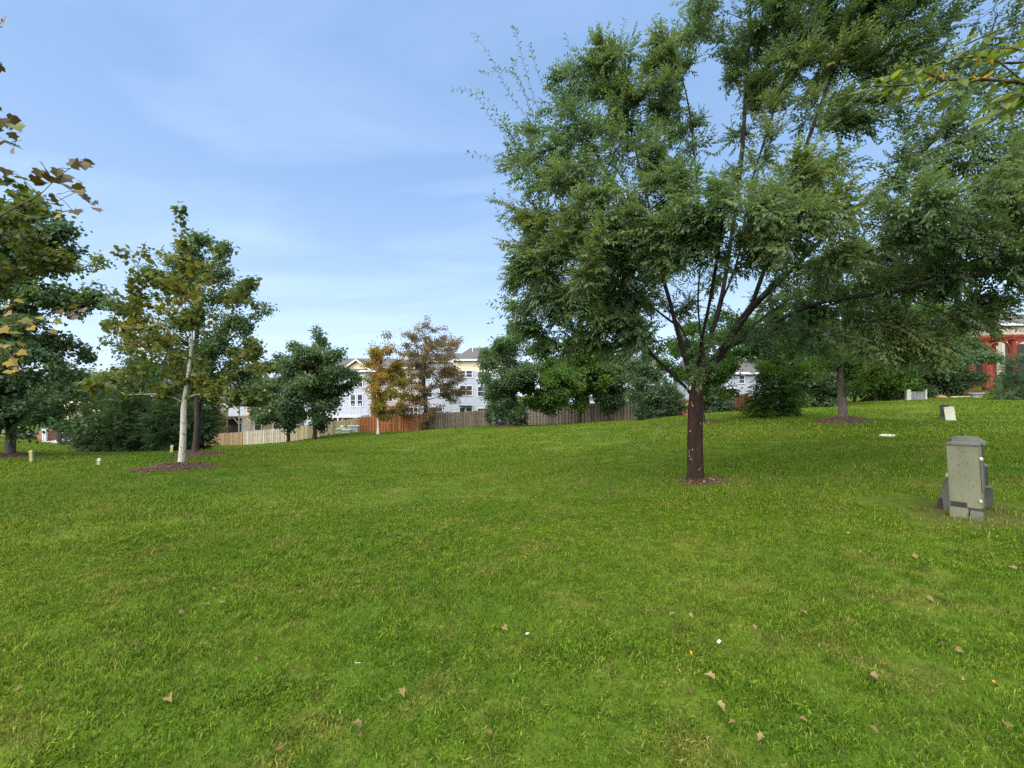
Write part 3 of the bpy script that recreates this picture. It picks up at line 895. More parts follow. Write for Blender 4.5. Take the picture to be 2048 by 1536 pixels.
# tall townhouse with hipped roof
h = House('townhouse', 'tall white townhouse with cream top storey and hipped grey roof', 965, 57.0)
h.core(906, 1030, 719, 10, 'siding_white')
h.lapwall(906, 1030, 742, 850, 'siding_white'); h.lapwall(906, 1030, 719, 742, 'siding_cream', y=-0.002, name='cream_siding')
h.roof(912, 1026, 719, 687, 10, hipl=1.9, hipr=1.9)
for a_, b_ in ((920, 930), (933, 944)):
    h.win(a_, b_, 742, 754, cols=1); h.win(a_, b_, 772, 790, cols=1); h.win(a_, b_, 816, 834, cols=1, rows=1, door=True)
for a_, b_ in ((956, 966), (968, 979), (1000, 1012)):
    h.win(a_, b_, 774, 792, cols=1); h.win(a_, b_, 817, 830, cols=1)
    h.win(a_, b_, 744, 756, cols=1)
m_ = MB(); m_.box(h.x(919), h.x(945), -0.7, -0.045, h.z(812.5), h.z(811)); m_.build('door_canopy', 'dark_metal', h.root)
h.vent(941, 681, 700, 3.0)
# low house on the left, with a brown deck
h = House('deck_house', 'pale house with brown timber deck over a patio in painted shade behind tan fence', 500, 62.0)
h.core(408, 600, 780, 9, 'siding_white'); h.lapwall(408, 600, 780, 818, 'siding_white')
h.lapwall(488, 600, 818, 890, 'siding_tan', y=-0.001, name='lower_siding')
h.roof(408, 600, 780, 752, 9)
h.deck(412, 486, 832, 815, 3.2, 'wood_deckdark', posts=4, brace=False)
h.deck(500, 590, 830, 812, 2.6, 'wood_greytan', posts=5, rails=False)
m_ = MB(); m_.box(h.x(425), h.x(484), -0.09, -0.045, h.z(890), h.z(838)); m_.build('patio_shade', 'painted_shade', h.root)  # dark sheet on the wall, painted for the shade under the deck
for a_, b_ in ((425, 438), (450, 463), (520, 532), (548, 562)): h.win(a_, b_, 790, 808, cols=1)
for a_, b_ in ((512, 526), (550, 562)): h.win(a_, b_, 838, 860, cols=1)
# far cream house on the left
h = House('cream_house', 'distant cream house with grey roof beyond the hedge', 160, 75.0)
h.core(110, 215, 765, 9, 'siding_cream'); h.lapwall(110, 215, 765, 850, 'siding_cream'); h.roof(110, 215, 765, 742, 9)
for a_, b_ in ((130, 138), (160, 168), (190, 198)): h.win(a_, b_, 775, 788, cols=1)
# house behind the grey fence in the middle
h = House('white_house', 'white sided house behind the long grey board fence', 1240, 54.0)
h.core(1140, 1335, 735, 9, 'siding_white'); h.lapwall(1140, 1335, 735, 850, 'siding_white'); h.roof(1140, 1335, 735, 705, 9)
for a_, b_ in ((1165, 1176), (1192, 1203), (1230, 1241), (1300, 1310)):
    h.win(a_, b_, 752, 768, cols=1); h.win(a_, b_, 788, 804, cols=1)
h.core(1293, 1312, 805, 0.5, 'brick', y=-0.55, name='brick_pier')
# white house on the right with small porch roof
h = House('white_house', 'white lap sided house with small porch roof above the red brown fence', 1480, 48.0)
h.core(1400, 1560, 745, 8, 'siding_white'); h.lapwall(1400, 1560, 745, 830, 'siding_white'); h.roof(1400, 1560, 745, 715, 8)
h.win(1459, 1467, 783, 800, cols=1); h.win(1478, 1488, 752, 766, cols=1); h.win(1510, 1520, 752, 766, cols=1)
m_ = MB(); m_.prismx([(-2.2, h.z(778)), (-0.045, h.z(766)), (-0.045, h.z(779)), (-2.2, h.z(779.5))], h.x(1430), h.x(1454)); m_.build('porch_roof', 'siding_white', h.root)
for px in (1432, 1445):
    m_ = MB(); m_.box(h.x(px), h.x(px) + 0.14, -2.15, -2.0, 0, h.z(779.6)); m_.build('porch_post', 'trim_white', h.root)
m_ = MB(); m_.box(h.x(1436), h.x(1443.5), -0.09, -0.045, 0, h.z(785)); m_.build('porch_door', 'siding_tan', h.root)
# low garage
h = House('garage', 'low white garage with a brick red roof seen between tree trunks', 1722, 62.0)
h.core(1670, 1762, 788, 7, 'siding_white'); h.lapwall(1670, 1762, 788, 815, 'siding_white')
m_ = MB(); m_.prismx([(-0.4, h.z(788)), (3.5, h.z(770)), (7.4, h.z(788))], h.x(1667), h.x(1765)); m_.build('roof', 'brick', h.root)
# house behind the pergola
h = House('stone_house', 'tan walled house with patio opening in painted shade behind the red pergola', 2080, 46.0)
h.core(2004, 2200, 648, 9, 'siding_tan'); h.lapwall(2004, 2200, 648, 655, 'siding_tan')
h.core(2004.2, 2200, 655, 0.10, 'siding_tan', y=-0.103, name='stone_wall')
h.roof(2004, 2200, 648, 612, 9)
m_ = MB(); m_.box(h.x(2010), h.x(2070), -0.15, -0.105, 0, h.z(688)); m_.build('patio_shade', 'painted_shade', h.root)  # dark sheet on the wall standing for the shaded patio

# ------------------------------------------------------------------ fences
def fence(name, label, px0, Y0, px1, Y1, mat, H=1.7, pitch=0.15, wide=0.14, shadow=True, panel=2.4, jit=0.01, lift=0.0, post_mat=None):
    if shadow: wide = pitch * 1.14
    a_ = np.array((atx(px0, Y0), Y0)); b_ = np.array((atx(px1, Y1), Y1))
    L = np.linalg.norm(b_ - a_); u = (b_ - a_) / L
    rz = math.atan2(u[1], u[0])
    z0 = gz(*a_)
    root = thing(name, label, 'fence', (a_[0], a_[1], z0), rz)
    def zz_(t): p = a_ + u * t; return gz(*p) - z0 + lift
    m_ = MB(); m_.box(-wide / 2, wide / 2, -0.012, 0.012, 0, H, 0, 0)
    board = m_.mesh('board', mat)
    m_ = MB(); m_.box(-0.05, 0.05, -0.045, 0.045, -0.3, H + 0.08); post = m_.mesh('post', post_mat or mat)
    n = int(L / pitch)
    npan = max(1, round(L / panel))
    for i in range(n):
        t = (i + 0.5) * L / n
        off = -0.034 if (i % 2 == 0 or not shadow) else 0.036
        o = link('board', board, root, (t, off, zz_(t) + 0.03 + rng.normal(0, jit)))
        o.rotation_euler = (0, rng.normal(0, 0.006), 0)
    for i in range(npan + 1):
        t = L * i / npan
        link('post', post, root, (t, 0.0 if shadow else 0.05, zz_(t)))
    for i in range(npan):
        t0, t1 = L * i / npan + 0.05, L * (i + 1) / npan - 0.05
        for hz_ in (0.3, H * 0.52, H - 0.25):
            m_ = MB(); za, zb_ = zz_(t0) + hz_, zz_(t1) + hz_
            m_.add([(t0, -0.019, za), (t1, -0.019, zb_), (t1, 0.021, zb_), (t0, 0.021, za), (t0, -0.019, za + 0.085), (t1, -0.019, zb_ + 0.085), (t1, 0.021, zb_ + 0.085), (t0, 0.021, za + 0.085)],
                   [(3, 2, 1, 0), (4, 5, 6, 7), (0, 1, 5, 4), (1, 2, 6, 5), (2, 3, 7, 6), (3, 0, 4, 7)])
            m_.build('rail', post_mat or mat, root)
    return root
fence('board_fence', 'tan close boarded fence below the brown deck', 380, 51.0, 487, 50.0, 'wood_tan', shadow=False)
fence('picket_fence', 'weathered silver picket fence with open dark gaps', 488, 50.0, 579, 48.8, 'wood_silver', pitch=0.24, wide=0.15, shadow=False, H=1.75)
fence('board_fence', 'beige weathered board fence behind the dark trunked maple', 580, 48.7, 717, 46.6, 'wood_beige', shadow=False)
fence('board_fence', 'cedar orange shadowbox fence beside the utility boxes', 718, 46.5, 846, 44.6, 'wood_cedar', pitch=0.17, H=1.75)
fence('board_fence', 'dark grey board fence below the hipped roof townhouse', 847, 44.5, 985, 42.5, 'wood_grey', shadow=True, pitch=0.14)
fence('board_fence', 'long grey tan board fence behind the row of mulched trees', 1038, 41.6, 1268, 40.3, 'wood_greytan', pitch=0.15, H=1.85)
fence('board_fence', 'short bright orange cedar fence beside the bushy shrub', 1352, 41.5, 1418, 41.5, 'wood_orange', pitch=0.2, H=1.6)
fence('board_fence', 'short dark red brown fence under the white house', 1443, 42.5, 1496, 42.5, 'wood_redbrown', pitch=0.17, H=1.75)
fence('board_fence', 'tan board fence closing the yard beside the far garage', 1500, 43.0, 1600, 44.0, 'wood_deckdark', pitch=0.17, H=1.5)

# patio terrace on the far left
p0 = ground_px(110, 25.0)
t_ = thing('patio_terrace', 'low patio terrace with brick pier, white post and black railing', 'terrace', (p0[0], p0[1], p0[2]))
sx = 25.0 / F
def tx(px): return (px - 110) * sx
def tz(py): return CAM_H + (HOR - py) * sx - p0[2]
m_ = MB(); m_.box(tx(-60), tx(62), 0.0, 3.0, tz(905), tz(874)); m_.build('retaining_wall', 'wood_deckdark', t_)
m_ = MB(); m_.box(tx(-62), tx(58), -0.06, 0.2, tz(873.8), tz(868.5)); m_.build('wall_cap', 'wood_beige', t_)
m_ = MB(); m_.box(tx(56), tx(61), -0.1, 0.06, tz(905), tz(869)); m_.build('wall_post', 'wood_greytan', t_)
m_ = MB(); m_.box(tx(62.2), tx(120), 0.0, 3.0, tz(912), tz(886)); m_.build('patio_base', 'wood_grey', t_)
m_ = MB(); m_.box(tx(62), tx(121), -0.08, 3.0, tz(885.8), tz(883)); m_.build('patio_ledge', 'concrete_pale', t_)
m_ = MB(); m_.box(tx(66), tx(82), 0.3, 0.9, tz(882.9), tz(862)); m_.build('brick_pier', 'brick', t_)
for a_, b_ in ((83, 86), (87.5, 90.5)):
    m_ = MB(); m_.box(tx(a_), tx(b_), 0.1, 0.2, tz(882.9), tz(858)); m_.build('white_post', 'trim_white', t_)
m_ = MB(); m_.box(tx(90.6), tx(119), 1.9, 2.3, tz(882.9), tz(850)); m_.build('back_wall', 'brick', t_)
m_ = MB(); m_.box(tx(120), tx(166), 0.0, 2.4, tz(925), tz(894)); m_.build('lower_deck', 'wood_grey', t_)
m_ = MB(); m_.box(tx(119.5), tx(166), -0.05, 0.0, tz(893.8), tz(890.5)); m_.build('deck_beam', 'wood_greytan', t_)
for zz1 in (877, 889): 
    m_ = MB(); m_.box(tx(118), tx(164), -0.02, 0.02, tz(zz1), tz(zz1 - 1)); m_.build('rail', 'dark_metal', t_)
m_ = MB(); m_.box(-0.014, 0.014, -0.014, 0.014, tz(889), tz(877)); bl = m_.mesh('baluster', 'dark_metal')
for i in range(15): link('baluster', bl, t_, (tx(120 + i * 3.0), 0, 0))
for px in (117.5, 122): 
    m_ = MB(); m_.box(tx(px), tx(px + 3), -0.05, 0.04, tz(892), tz(862)); m_.build('dark_post', 'dark_metal', t_)
m_ = MB(); m_.box(tx(165.5), tx(169), -0.1, 0.02, tz(915), tz(858)); m_.build('end_post', 'wood_greytan', t_)

# ------------------------------------------------------------------ pergola
P0 = ground_px(1985, 38.0); ps = 38.0 / F
pg = thing('pergola', 'red stained timber pergola with curved braces beside the tan house', 'pergola', P0)
def qx(px): return (px - 1985) * ps
def qz(py): return CAM_H + (HOR - py) * ps - P0[2]
ptop = qz(684)
for (px, yy, nm) in ((1974, 0.0, 0), (1984, 1.6, 0), (1993, 0.6, 0), (2011, -0.6, 0), (2060, -0.6, 0), (1960, 2.4, 0), (2060, 3.0, 0)):
    m_ = MB(); m_.box(qx(px) - 0.17, qx(px) + 0.17, yy - 0.17, yy + 0.17, -0.5, ptop); m_.build('post', 'wood_redstain', pg)
for (px, yy) in ((1974, 0.0), (1993, 0.6), (2011, -0.6)):
    for sg in (-1, 1):
        pts = [(qx(px) + sg * (0.1 + 0.75 * (1 - math.cos(t))), yy, ptop - 1.2 + 1.15 * math.sin(t)) for t in np.linspace(0, 1.5, 7)]
        m_ = MB(); m_.tube(pts, 0.085, 6); m_.build('curved_brace', 'wood_redstain', pg)
for (yy, x0, x1, zz1) in ((-0.6, 1994, 2075, 0.0), (-0.35, 1994, 2075, 0.0), (3.0, 1955, 2075, 0.0)):
    m_ = MB(); m_.box(qx(x0), qx(x1), yy - 0.05, yy + 0.05, ptop + 0.002, ptop + 0.34); m_.build('beam', 'wood_redstain', pg)
for (x0, y0, x1, y1) in ((1955, 2.6, 2008, -0.9), (1962, 3.0, 2014, -0.7)):
    m_ = MB(); m_.tube([(qx(x0), y0, ptop + 0.17), (qx(x1), y1, ptop + 0.17)], 0.15, 4); m_.build('beam', 'wood_redstain', pg)
m_ = MB(); m_.box(-0.05, 0.05, -1.0, 3.6, 0, 0.22); rf = m_.mesh('rafter', 'wood_redstain')
for i in range(12):
    o = link('rafter', rf, pg, (qx(1968 + i * 9), 0.0, ptop + 0.345)); o.rotation_euler = (0, 0, R(4 if i < 4 else 0))
m_ = MB(); m_.box(qx(1996), qx(2076), 3.2, 3.4, -0.5, ptop); m_.build('painted_void', 'painted_shade', pg)  # dark sheet added as the shaded void beneath the beam
m_ = MB(); m_.box(qx(1950), qx(1990), -0.9, -0.5, -0.3, 0.25); m_.build('bench_step', 'wood_redbrown', pg)
# ------------------------------------------------------------------ the big elm
EB = ground_px(1390, 8.0)
def E(px, py, Y): return at(px, py, Y) - EB
limbs = [
    [(0, 0, -0.08), E(1391, 900, 8), E(1391, 840, 8), E(1393, 795, 8), E(1398, 765, 8)],
    [E(1389, 800, 8), E(1372, 775, 7.97), E(1345, 750, 7.9), E(1315, 720, 7.8), E(1270, 695, 7.7), E(1200, 686, 7.6), E(1120, 702, 7.5)],
    [E(1315, 722, 7.8), E(1262, 662, 7.6), E(1200, 622, 7.4), E(1110, 570, 7.2), E(1060, 520, 7.1)],
    [E(1394, 790, 8), E(1372, 722, 8.2), E(1352, 650, 8.3), E(1330, 570, 8.3), E(1290, 460, 8), E(1210, 340, 7.7), E(1150, 230, 7.5)],
    [E(1352, 650, 8.3), E(1290, 600, 8.6), E(1210, 510, 8.8), E(1120, 400, 8.8), E(1060, 320, 8.6)],
    [E(1398, 765, 8), E(1402, 690, 8.1), E(1396, 600, 8.2), E(1402, 490, 8.2), E(1392, 350, 8.3), E(1375, 200, 8.2), E(1345, 95, 8.1)],
    [E(1330, 570, 8.3), E(1300, 420, 8.6), E(1262, 260, 8.6), E(1235, 120, 8.5)],
    [E(1398, 775, 8), E(1422, 735, 7.85), E(1445, 700, 7.7), E(1466, 668, 7.6), E(1500, 620, 7.5), E(1580, 540, 7.3), E(1700, 430, 7.1), E(1830, 320, 6.9), E(1930, 200, 6.8)],
    [E(1445, 700, 7.7), E(1510, 668, 8.0), E(1620, 612, 7.5), E(1750, 588, 6.8), E(1900, 560, 6.4), E(2060, 528, 6.1)],
    [E(1620, 612, 7.5), E(1740, 640, 7.0), E(1860, 690, 6.8)], [E(1466, 668, 7.6), E(1580, 690, 7.0), E(1700, 730, 6.8)], [E(1750, 588, 6.8), E(1850, 610, 6.5), E(1960, 660, 6.4)],
    [E(1500, 655, 7.9), E(1600, 660, 7.4), E(1720, 680, 7.0), E(1850, 700, 6.9)],
    [E(1402, 730, 8.1), E(1440, 610, 8.5), E(1462, 480, 8.7), E(1482, 330, 8.8), E(1492, 180, 8.8), E(1500, 40, 8.8)],
    [E(1440, 610, 8.5), E(1475, 520, 8.2), E(1500, 380, 8.0), E(1545, 230, 7.9), E(1600, 60, 7.8)],
    [E(1398, 765, 8), E(1400, 700, 7.5), E(1420, 600, 6.7), E(1440, 480, 6.1), E(1450, 400, 5.8)],
    [E(1400, 740, 8.1), E(1352, 640, 9.2), E(1280, 560, 10.2), E(1180, 500, 10.8)],
    [E(1405, 740, 8.1), E(1520, 640, 9.5), E(1640, 560, 10.5), E(1780, 480, 11)],
    [E(1500, 620, 7.5), E(1560, 450, 7.6), E(1620, 270, 7.7), E(1690, 80, 7.7)],
    [E(1580, 540, 7.3), E(1680, 520, 6.7), E(1820, 470, 6.3), E(1960, 400, 6.0)],
]
EL = [  # crown lumps: px, py, depth, radius (m)
    (1050, 300, 8.0, .55), (1048, 380, 7.6, .52), (1070, 470, 7.6, .62), (1080, 560, 7.5, .65), (1075, 640, 7.4, .50), (1100, 690, 7.5, .40),
    (1120, 230, 8.2, .60), (1150, 160, 8.3, .55), (1200, 120, 8.3, .55), (1245, 160, 8.6, .65), (1180, 300, 7.6, .85), (1150, 400, 7.2, .90),
    (1190, 500, 7.0, .85), (1180, 600, 7.0, .70), (1200, 670, 7.4, .50), (1270, 330, 7.6, .80), (1260, 430, 7.0, .80), (1300, 230, 8.4, .70),
    (1320, 120, 8.4, .60), (1385, 110, 8.6, .50), (1400, 40, 8.6, .60), (1430, -30, 8.6, .8), (1250, 500, 6.8, .55), (1270, 640, 7.0, .42),
    (1340, 430, 6.4, .70), (1370, 390, 6.6, .65), (1350, 495, 6.2, .50), (1420, 420, 5.9, .62), (1480, 455, 5.8, .55),
    (1500, 450, 5.9, .80), (1560, 400, 6.4, .80), (1560, 480, 6.1, .55), (1410, 710, 7.5, .34), (1390, 755, 7.55, .26), (1430, 665, 7.4, .28),
    (1520, 60, 8.8, .85), (1480, 140, 8.8, .45), (1590, 140, 8.0, .70), (1600, 20, 8.0, .8), (1640, 230, 7.6, .60), (1700, 130, 7.7, .70), (1720, 20, 7.7, .8), (1600, 330, 7.0, .65),
    (1790, 230, 7.0, .65), (1800, 90, 7.2, .70), (1900, 150, 7.0, .7), (1880, 20, 7.0, .7), (1980, 60, 7.0, .8), (1860, 280, 6.8, .6),
    (1680, 420, 6.6, .80), (1640, 500, 6.2, .75), (1760, 440, 6.2, .75), (1860, 410, 6.0, .70), (1950, 340, 6.4, .80), (2030, 250, 6.6, .8), (1980, 450, 6.2, .75), (2040, 510, 6.8, .6), (2040, 590, 6.8, .42),
    (1720, 540, 7.2, .65), (1820, 530, 7.2, .65), (1920, 560, 7.0, .70), (1640, 610, 7.8, .55), (1760, 640, 7.5, .55), (1870, 650, 7.4, .55), (1945, 610, 7.2, .48),
    (1550, 650, 7.6, .55), (1620, 680, 7.4, .38), (1720, 700, 7.2, .36), (1830, 705, 7.0, .36), (1885, 705, 7.2, .35), 
    (1230, 480, 10.2, .8), (1330, 510, 10.2, .7), (1180, 600, 9.8, .7), (1130, 480, 9.6, .8), (1560, 600, 10.0, .8), (1680, 540, 10.6, .9), (1800, 500, 10.8, .9), (1760, 640, 10.2, .7), (1650, 680, 9.8, .6),
    (1130, 330, 7.9, .7), (1220, 220, 8.3, .6), (1330, 310, 8.2, .6), (1340, 200, 8.5, .5), (1410, 230, 8.3, .32), (1405, 310, 8.2, .30), (1490, 260, 8.8, .32), (1465, 350, 8.6, .32), (1540, 230, 7.9, .38), (1570, 290, 7.8, .40), (1520, 330, 8.0, .38),
    (1020, 420, 7.6, .35), (1040, 540, 7.4, .40), (1050, 600, 7.3, .4), (1130, 640, 7.2, .5), (1240, 600, 7.6, .6), (1290, 700, 8.6, .4),
    (1690, 330, 7.4, .45), (1740, 270, 7.3, .45), (1660, 60, 7.8, .6), (1840, 180, 7, .5), (1760, 340, 6.8, .4), (1900, 470, 6.2, .6), (1580, 470, 6.2, .7), 
    (1700, 430, 7.1, .5), (1790, 350, 7, .5), (1870, 290, 6.9, .5), (1640, 360, 7.4, .5), (1950, 230, 6.9, .55), (1830, 20, 7.1, .6), (1560, 180, 8.2, .45), (1640, 150, 7.9, .5),
    (1330, 590, 9.4, .45), (1420, 585, 9.3, .42), (1370, 650, 9.2, .32), (1400, 540, 8.8, .38), (1460, 640, 9.2, .35), (1290, 620, 9.0, .35), (1385, 700, 9.0, .22),
    (2080, 380, 6.4, .9), (2120, 150, 7, 1.0), (2160, 470, 7, .9), (1750, -60, 7.6, 1.0), (1560, -70, 8.4, 1.0), (1950, -70, 7, 1.0),
]
eb = []
for px, py, Y, r_ in EL:
    p = E(px, py, Y); eb.append((p[0], p[1], p[2], r_, r_ * 1.05, r_ * 0.85))
# a thin haze of twigs between the lumps so that the limbs are not bare
root, P, par, rad = tree('elm_tree', 'big spreading elm with dark red flaking trunk on the open lawn', EB, 9.5, 0.128, eb, 'elm', 'leaf_elm', 'bark_elm', 28500,
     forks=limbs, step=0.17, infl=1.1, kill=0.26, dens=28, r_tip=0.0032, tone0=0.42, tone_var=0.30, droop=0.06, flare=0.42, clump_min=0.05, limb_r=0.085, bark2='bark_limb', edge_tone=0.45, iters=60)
# long whip shoots beyond the crown
WH = [[(1075, 260, 7.8), (1020, 190, 7.7), (985, 120, 7.6), (945, 64, 7.5)], [(1085, 250, 7.8), (1060, 170, 7.7), (1040, 100, 7.6), (1030, 55, 7.5)],
      [(1060, 240, 7.7), (1040, 160, 7.6), (1010, 140, 7.6), (965, 148, 7.5)], [(1030, 290, 7.7), (985, 240, 7.6), (950, 190, 7.5), (905, 176, 7.4)],
      [(1010, 250, 7.6), (985, 215, 7.5), (955, 178, 7.4)], [(1005, 345, 7.6), (985, 318, 7.5), (935, 306, 7.4)], [(1060, 200, 7.7), (1030, 150, 7.6), (1028, 120, 7.6)],
      [(1090, 180, 8.0), (1070, 130, 7.9), (1060, 90, 7.8)], [(1150, 130, 8.2), (1140, 100, 8.2), (1132, 70, 8.1)], [(1195, 90, 8.3), (1195, 60, 8.3)],
      [(1250, 100, 8.4), (1246, 60, 8.4), (1249, 40, 8.4)], [(1310, 80, 8.4), (1306, 50, 8.4), (1312, 30, 8.4)], [(1020, 460, 7.5), (1000, 440, 7.4), (985, 380, 7.4)],
      [(1040, 620, 7.4), (1010, 605, 7.3), (975, 606, 7.3)], [(1030, 640, 7.4), (1000, 630, 7.3), (978, 650, 7.3)]]
lv, lf = leaf_diamond(0.088, 0.036)
for w in WH:
    mbw = MB(); pos = []; dd = []; uu = []
    pts = [E(*p) for p in w]
    q0 = P[((P - pts[0]) ** 2).sum(1).argmin()]
    pl, _ = polyline_nodes([[q0] + pts], 0.045)
    mbw.tube(pl, list(np.linspace(0.0045, 0.0012, len(pl))), 4)
    for i in range(2, len(pl)):
        if rng.uniform() < 0.9:
            d = pl[i] - pl[i - 1]; d /= np.linalg.norm(d) + 1e-9
            sd_ = np.cross(d, (0, 1, 0)) * (1 if i % 2 else -1)
            pos.append(pl[i]); dd.append(d * 0.6 + sd_ * 0.8 + rng.normal(0, 0.2, 3)); uu.append(np.array((0, -0.6, 0.8)) + rng.normal(0, 0.4, 3))
    so = mbw.build('whip_shoot', 'bark_limb', root)
    pos = np.array(pos)
    v, f = scatter(lv, lf, frame(np.array(dd), np.array(uu)), pos, rng.uniform(0.6, 1.2, len(pos)))
    link('shoot_leaves', mesh_np('shoot_leaves', v, f, ['leaf_elm'], tone=np.repeat(np.clip(rng.normal(0.4, 0.2, len(pos)), 0, 1), 4)), so, kind='stuff')
# litter bed at its foot
mulch_mound(1402, 7.95, 0.46, 0.05, 'ragged ring of bark litter and stones at the foot of the elm', chips=260, flat=0.8)
mm = MB()
for (px, py, r_) in ((1398, 955, 0.034), (1411, 957, 0.024), (1440, 961, 0.026), (1372, 966, 0.018), (1425, 953, 0.018), (1404, 962, 0.02)):
    an = rng.uniform(-2.9, 0.1); p = EB + np.array((math.cos(an), math.sin(an) * .8, 0)) * rng.uniform(.22, .44)
    z_ = gz(p[0], p[1]) - 0.01
    mm = MB(); mm.lathe([(r_ * 0.6, -r_ * 0.5), (r_, 0), (r_ * 0.8, r_ * 0.6), (r_ * 0.3, r_ * 0.85)], 7)
    o = mm.build('stone', 'pale_stone', None, (p[0], p[1], z_ + 0.035), bevel=0.003, label='small pale stone in the litter at the foot of the elm', category='stone', group='stones at the elm foot')
    o.rotation_euler = (rng.uniform(-.3, .3), rng.uniform(-.3, .3), rng.uniform(0, 6))

# ------------------------------------------------------------------ other trees
def bl(base, Y, pxc, spec):
    """lumps from photo size: (px, py, rpx, dy) at depth Y relative to base"""
    out = []
    for (px, py, rp, dy) in spec:
        p = at(px, py, Y) - base
        r_ = rp * Y / F
        out.append((p[0], p[1] + dy, p[2], r_, r_, r_ * 0.85))
    return out
# white-barked sycamore on the left
b0 = ground_px(365, 11.0)
def L2(pts): return [at(*p) - b0 for p in pts]
fk = [[(0, 0, -0.08)] + L2([(366, 870, 11), (369, 800, 11), (380, 722, 11), (384, 650, 11), (374, 560, 11), (364, 480, 11), (360, 425, 11)]),
      L2([(370, 805, 11), (345, 795, 10.8), (310, 788, 10.5), (250, 790, 10.3)]), L2([(371, 795, 11), (410, 788, 10.7), (470, 800, 10.4), (520, 800, 10.2)]),
      L2([(372, 785, 11), (420, 770, 11.3), (480, 740, 11.6), (520, 700, 11.8)]), L2([(384, 690, 11), (340, 660, 10.8), (290, 640, 10.5), (230, 620, 10.3)]),
      L2([(384, 680, 11), (430, 640, 11.2), (480, 600, 11.4), (510, 550, 11.4)]), L2([(383, 720, 11), (330, 705, 11.6), (270, 700, 12.0), (215, 690, 12.2)]),
      L2([(375, 570, 11), (330, 560, 10.9), (280, 540, 10.8), (250, 500, 10.8)]), L2([(380, 610, 11), (425, 560, 10.6), (460, 500, 10.4)]), L2([(384, 660, 11), (390, 640, 10.2), (400, 600, 9.6)]),
      L2([(270, 560, 10.8), (285, 500, 10.8), (292, 482, 10.8)])]
bs = bl(b0, 11.0, 365, [(250, 770, 50, -.5), (300, 750, 55, 0), (220, 700, 40, .6), (270, 680, 50, -.3), (330, 690, 45, -.8), (420, 760, 50, .2), (480, 790, 45, -.5), (470, 700, 45, .4), (520, 790, 30, -.6),
     (300, 610, 55, -.2), (240, 620, 40, .3), (350, 600, 45, -.8), (420, 630, 45, -.4), (470, 580, 35, .2), (400, 540, 45, 0), (330, 530, 40, .2), (280, 560, 35, 0), (365, 470, 22, 0), (362, 425, 12, 0), (290, 500, 16, 0), (505, 560, 20, 0), (440, 510, 25, -.3), (210, 640, 25, .2), (200, 740, 30, .2), (535, 740, 28, .1), (530, 620, 22, 0), (215, 790, 25, -.3), (545, 800, 20, -.5), (250, 520, 18, 0)])
tree('sycamore_tree', 'young white barked sycamore with yellowing leaves in a mulch ring', b0, 6.7, 0.11, bs, 'lobed', 'leaf_sycamore', 'bark_sycamore', 1000,
     forks=fk, step=0.16, infl=1.0, kill=0.25, dens=22, r_tip=0.004, tone0=0.44, tone_var=0.38, droop=-0.1, flare=0.25, limb_r=0.009, bark2='bark_twig', edge_tone=-0.4, taper=0.75, leaf_scale=0.66, clump_min=0.4)
mulch_mound(358, 11.0, 0.95, 0.13, 'brown mulch mound round the white barked sycamore', chips=900)
# dark green tree right behind it
b0 = ground_px(392, 15.0)
tree('maple_tree', 'dense dark green maple standing right behind the white sycamore', b0, 8.0, 0.14,
     bl(b0, 15.0, 392, [(300, 700, 70, 0), (240, 720, 45, .4), (380, 650, 80, 0), (470, 680, 70, 0), (500, 610, 50, 0), (430, 560, 75, .2), (340, 570, 65, 0), (300, 620, 55, -.5), (420, 490, 45, 0), (360, 500, 40, 0), (520, 620, 35, .2), (430, 730, 60, -.3), (490, 740, 45, 0), (400, 470, 30, 0), (260, 680, 40, -.4), (340, 760, 55, .6), (440, 780, 45, .6)]),
     'small', 'leaf_green', 'bark_dark', 3000, group='trees round the lawn', dens=6, infl=1.5, kill=.4, tone_var=.35, leaf_scale=0.8)
mulch_mound(396, 15.0, 0.95, 0.12, 'low dark mulch mound behind the white sycamore', chips=300)
# green tree at the left edge
b0 = ground_px(23, 15.0)
tree('maple_tree', 'broad green maple with low skirts at the left bank', b0, 9.8, 0.17,
     bl(b0, 15.0, 23, [(40, 790, 70, -.5), (110, 810, 60, 0), (-60, 800, 90, 0), (150, 830, 35, .3), (60, 700, 90, -.6), (130, 740, 60, 0), (-50, 680, 110, 0), (20, 600, 95, -.3), (110, 610, 70, 0), (160, 560, 45, 0), (190, 520, 30, .2), (60, 500, 85, 0), (-40, 540, 100, 0), (20, 430, 70, .2), (-60, 420, 90, 0), (110, 500, 50, 0), (170, 620, 35, 0), (0, 830, 60, -1.0), (80, 840, 45, -.6), (-120, 620, 110, 0), (-120, 780, 90, 0), (130, 700, 55, .3), (120, 845, 28, -.3), (170, 848, 22, .1), (200, 540, 30, 0), (150, 480, 40, 0), (110, 430, 35, 0), (60, 400, 45, .2), (190, 600, 30, 0), (160, 780, 45, .2)]),
     'maple', 'leaf_green', 'bark_grey', 5000, group='trees round the lawn', dens=4, infl=1.7, kill=.5, tone_var=.4, tone0=.42, leaf_scale=0.85)
mulch_mound(28, 15.0, 1.1, 0.13, 'dark mulch mound round the broad green maple', chips=300)
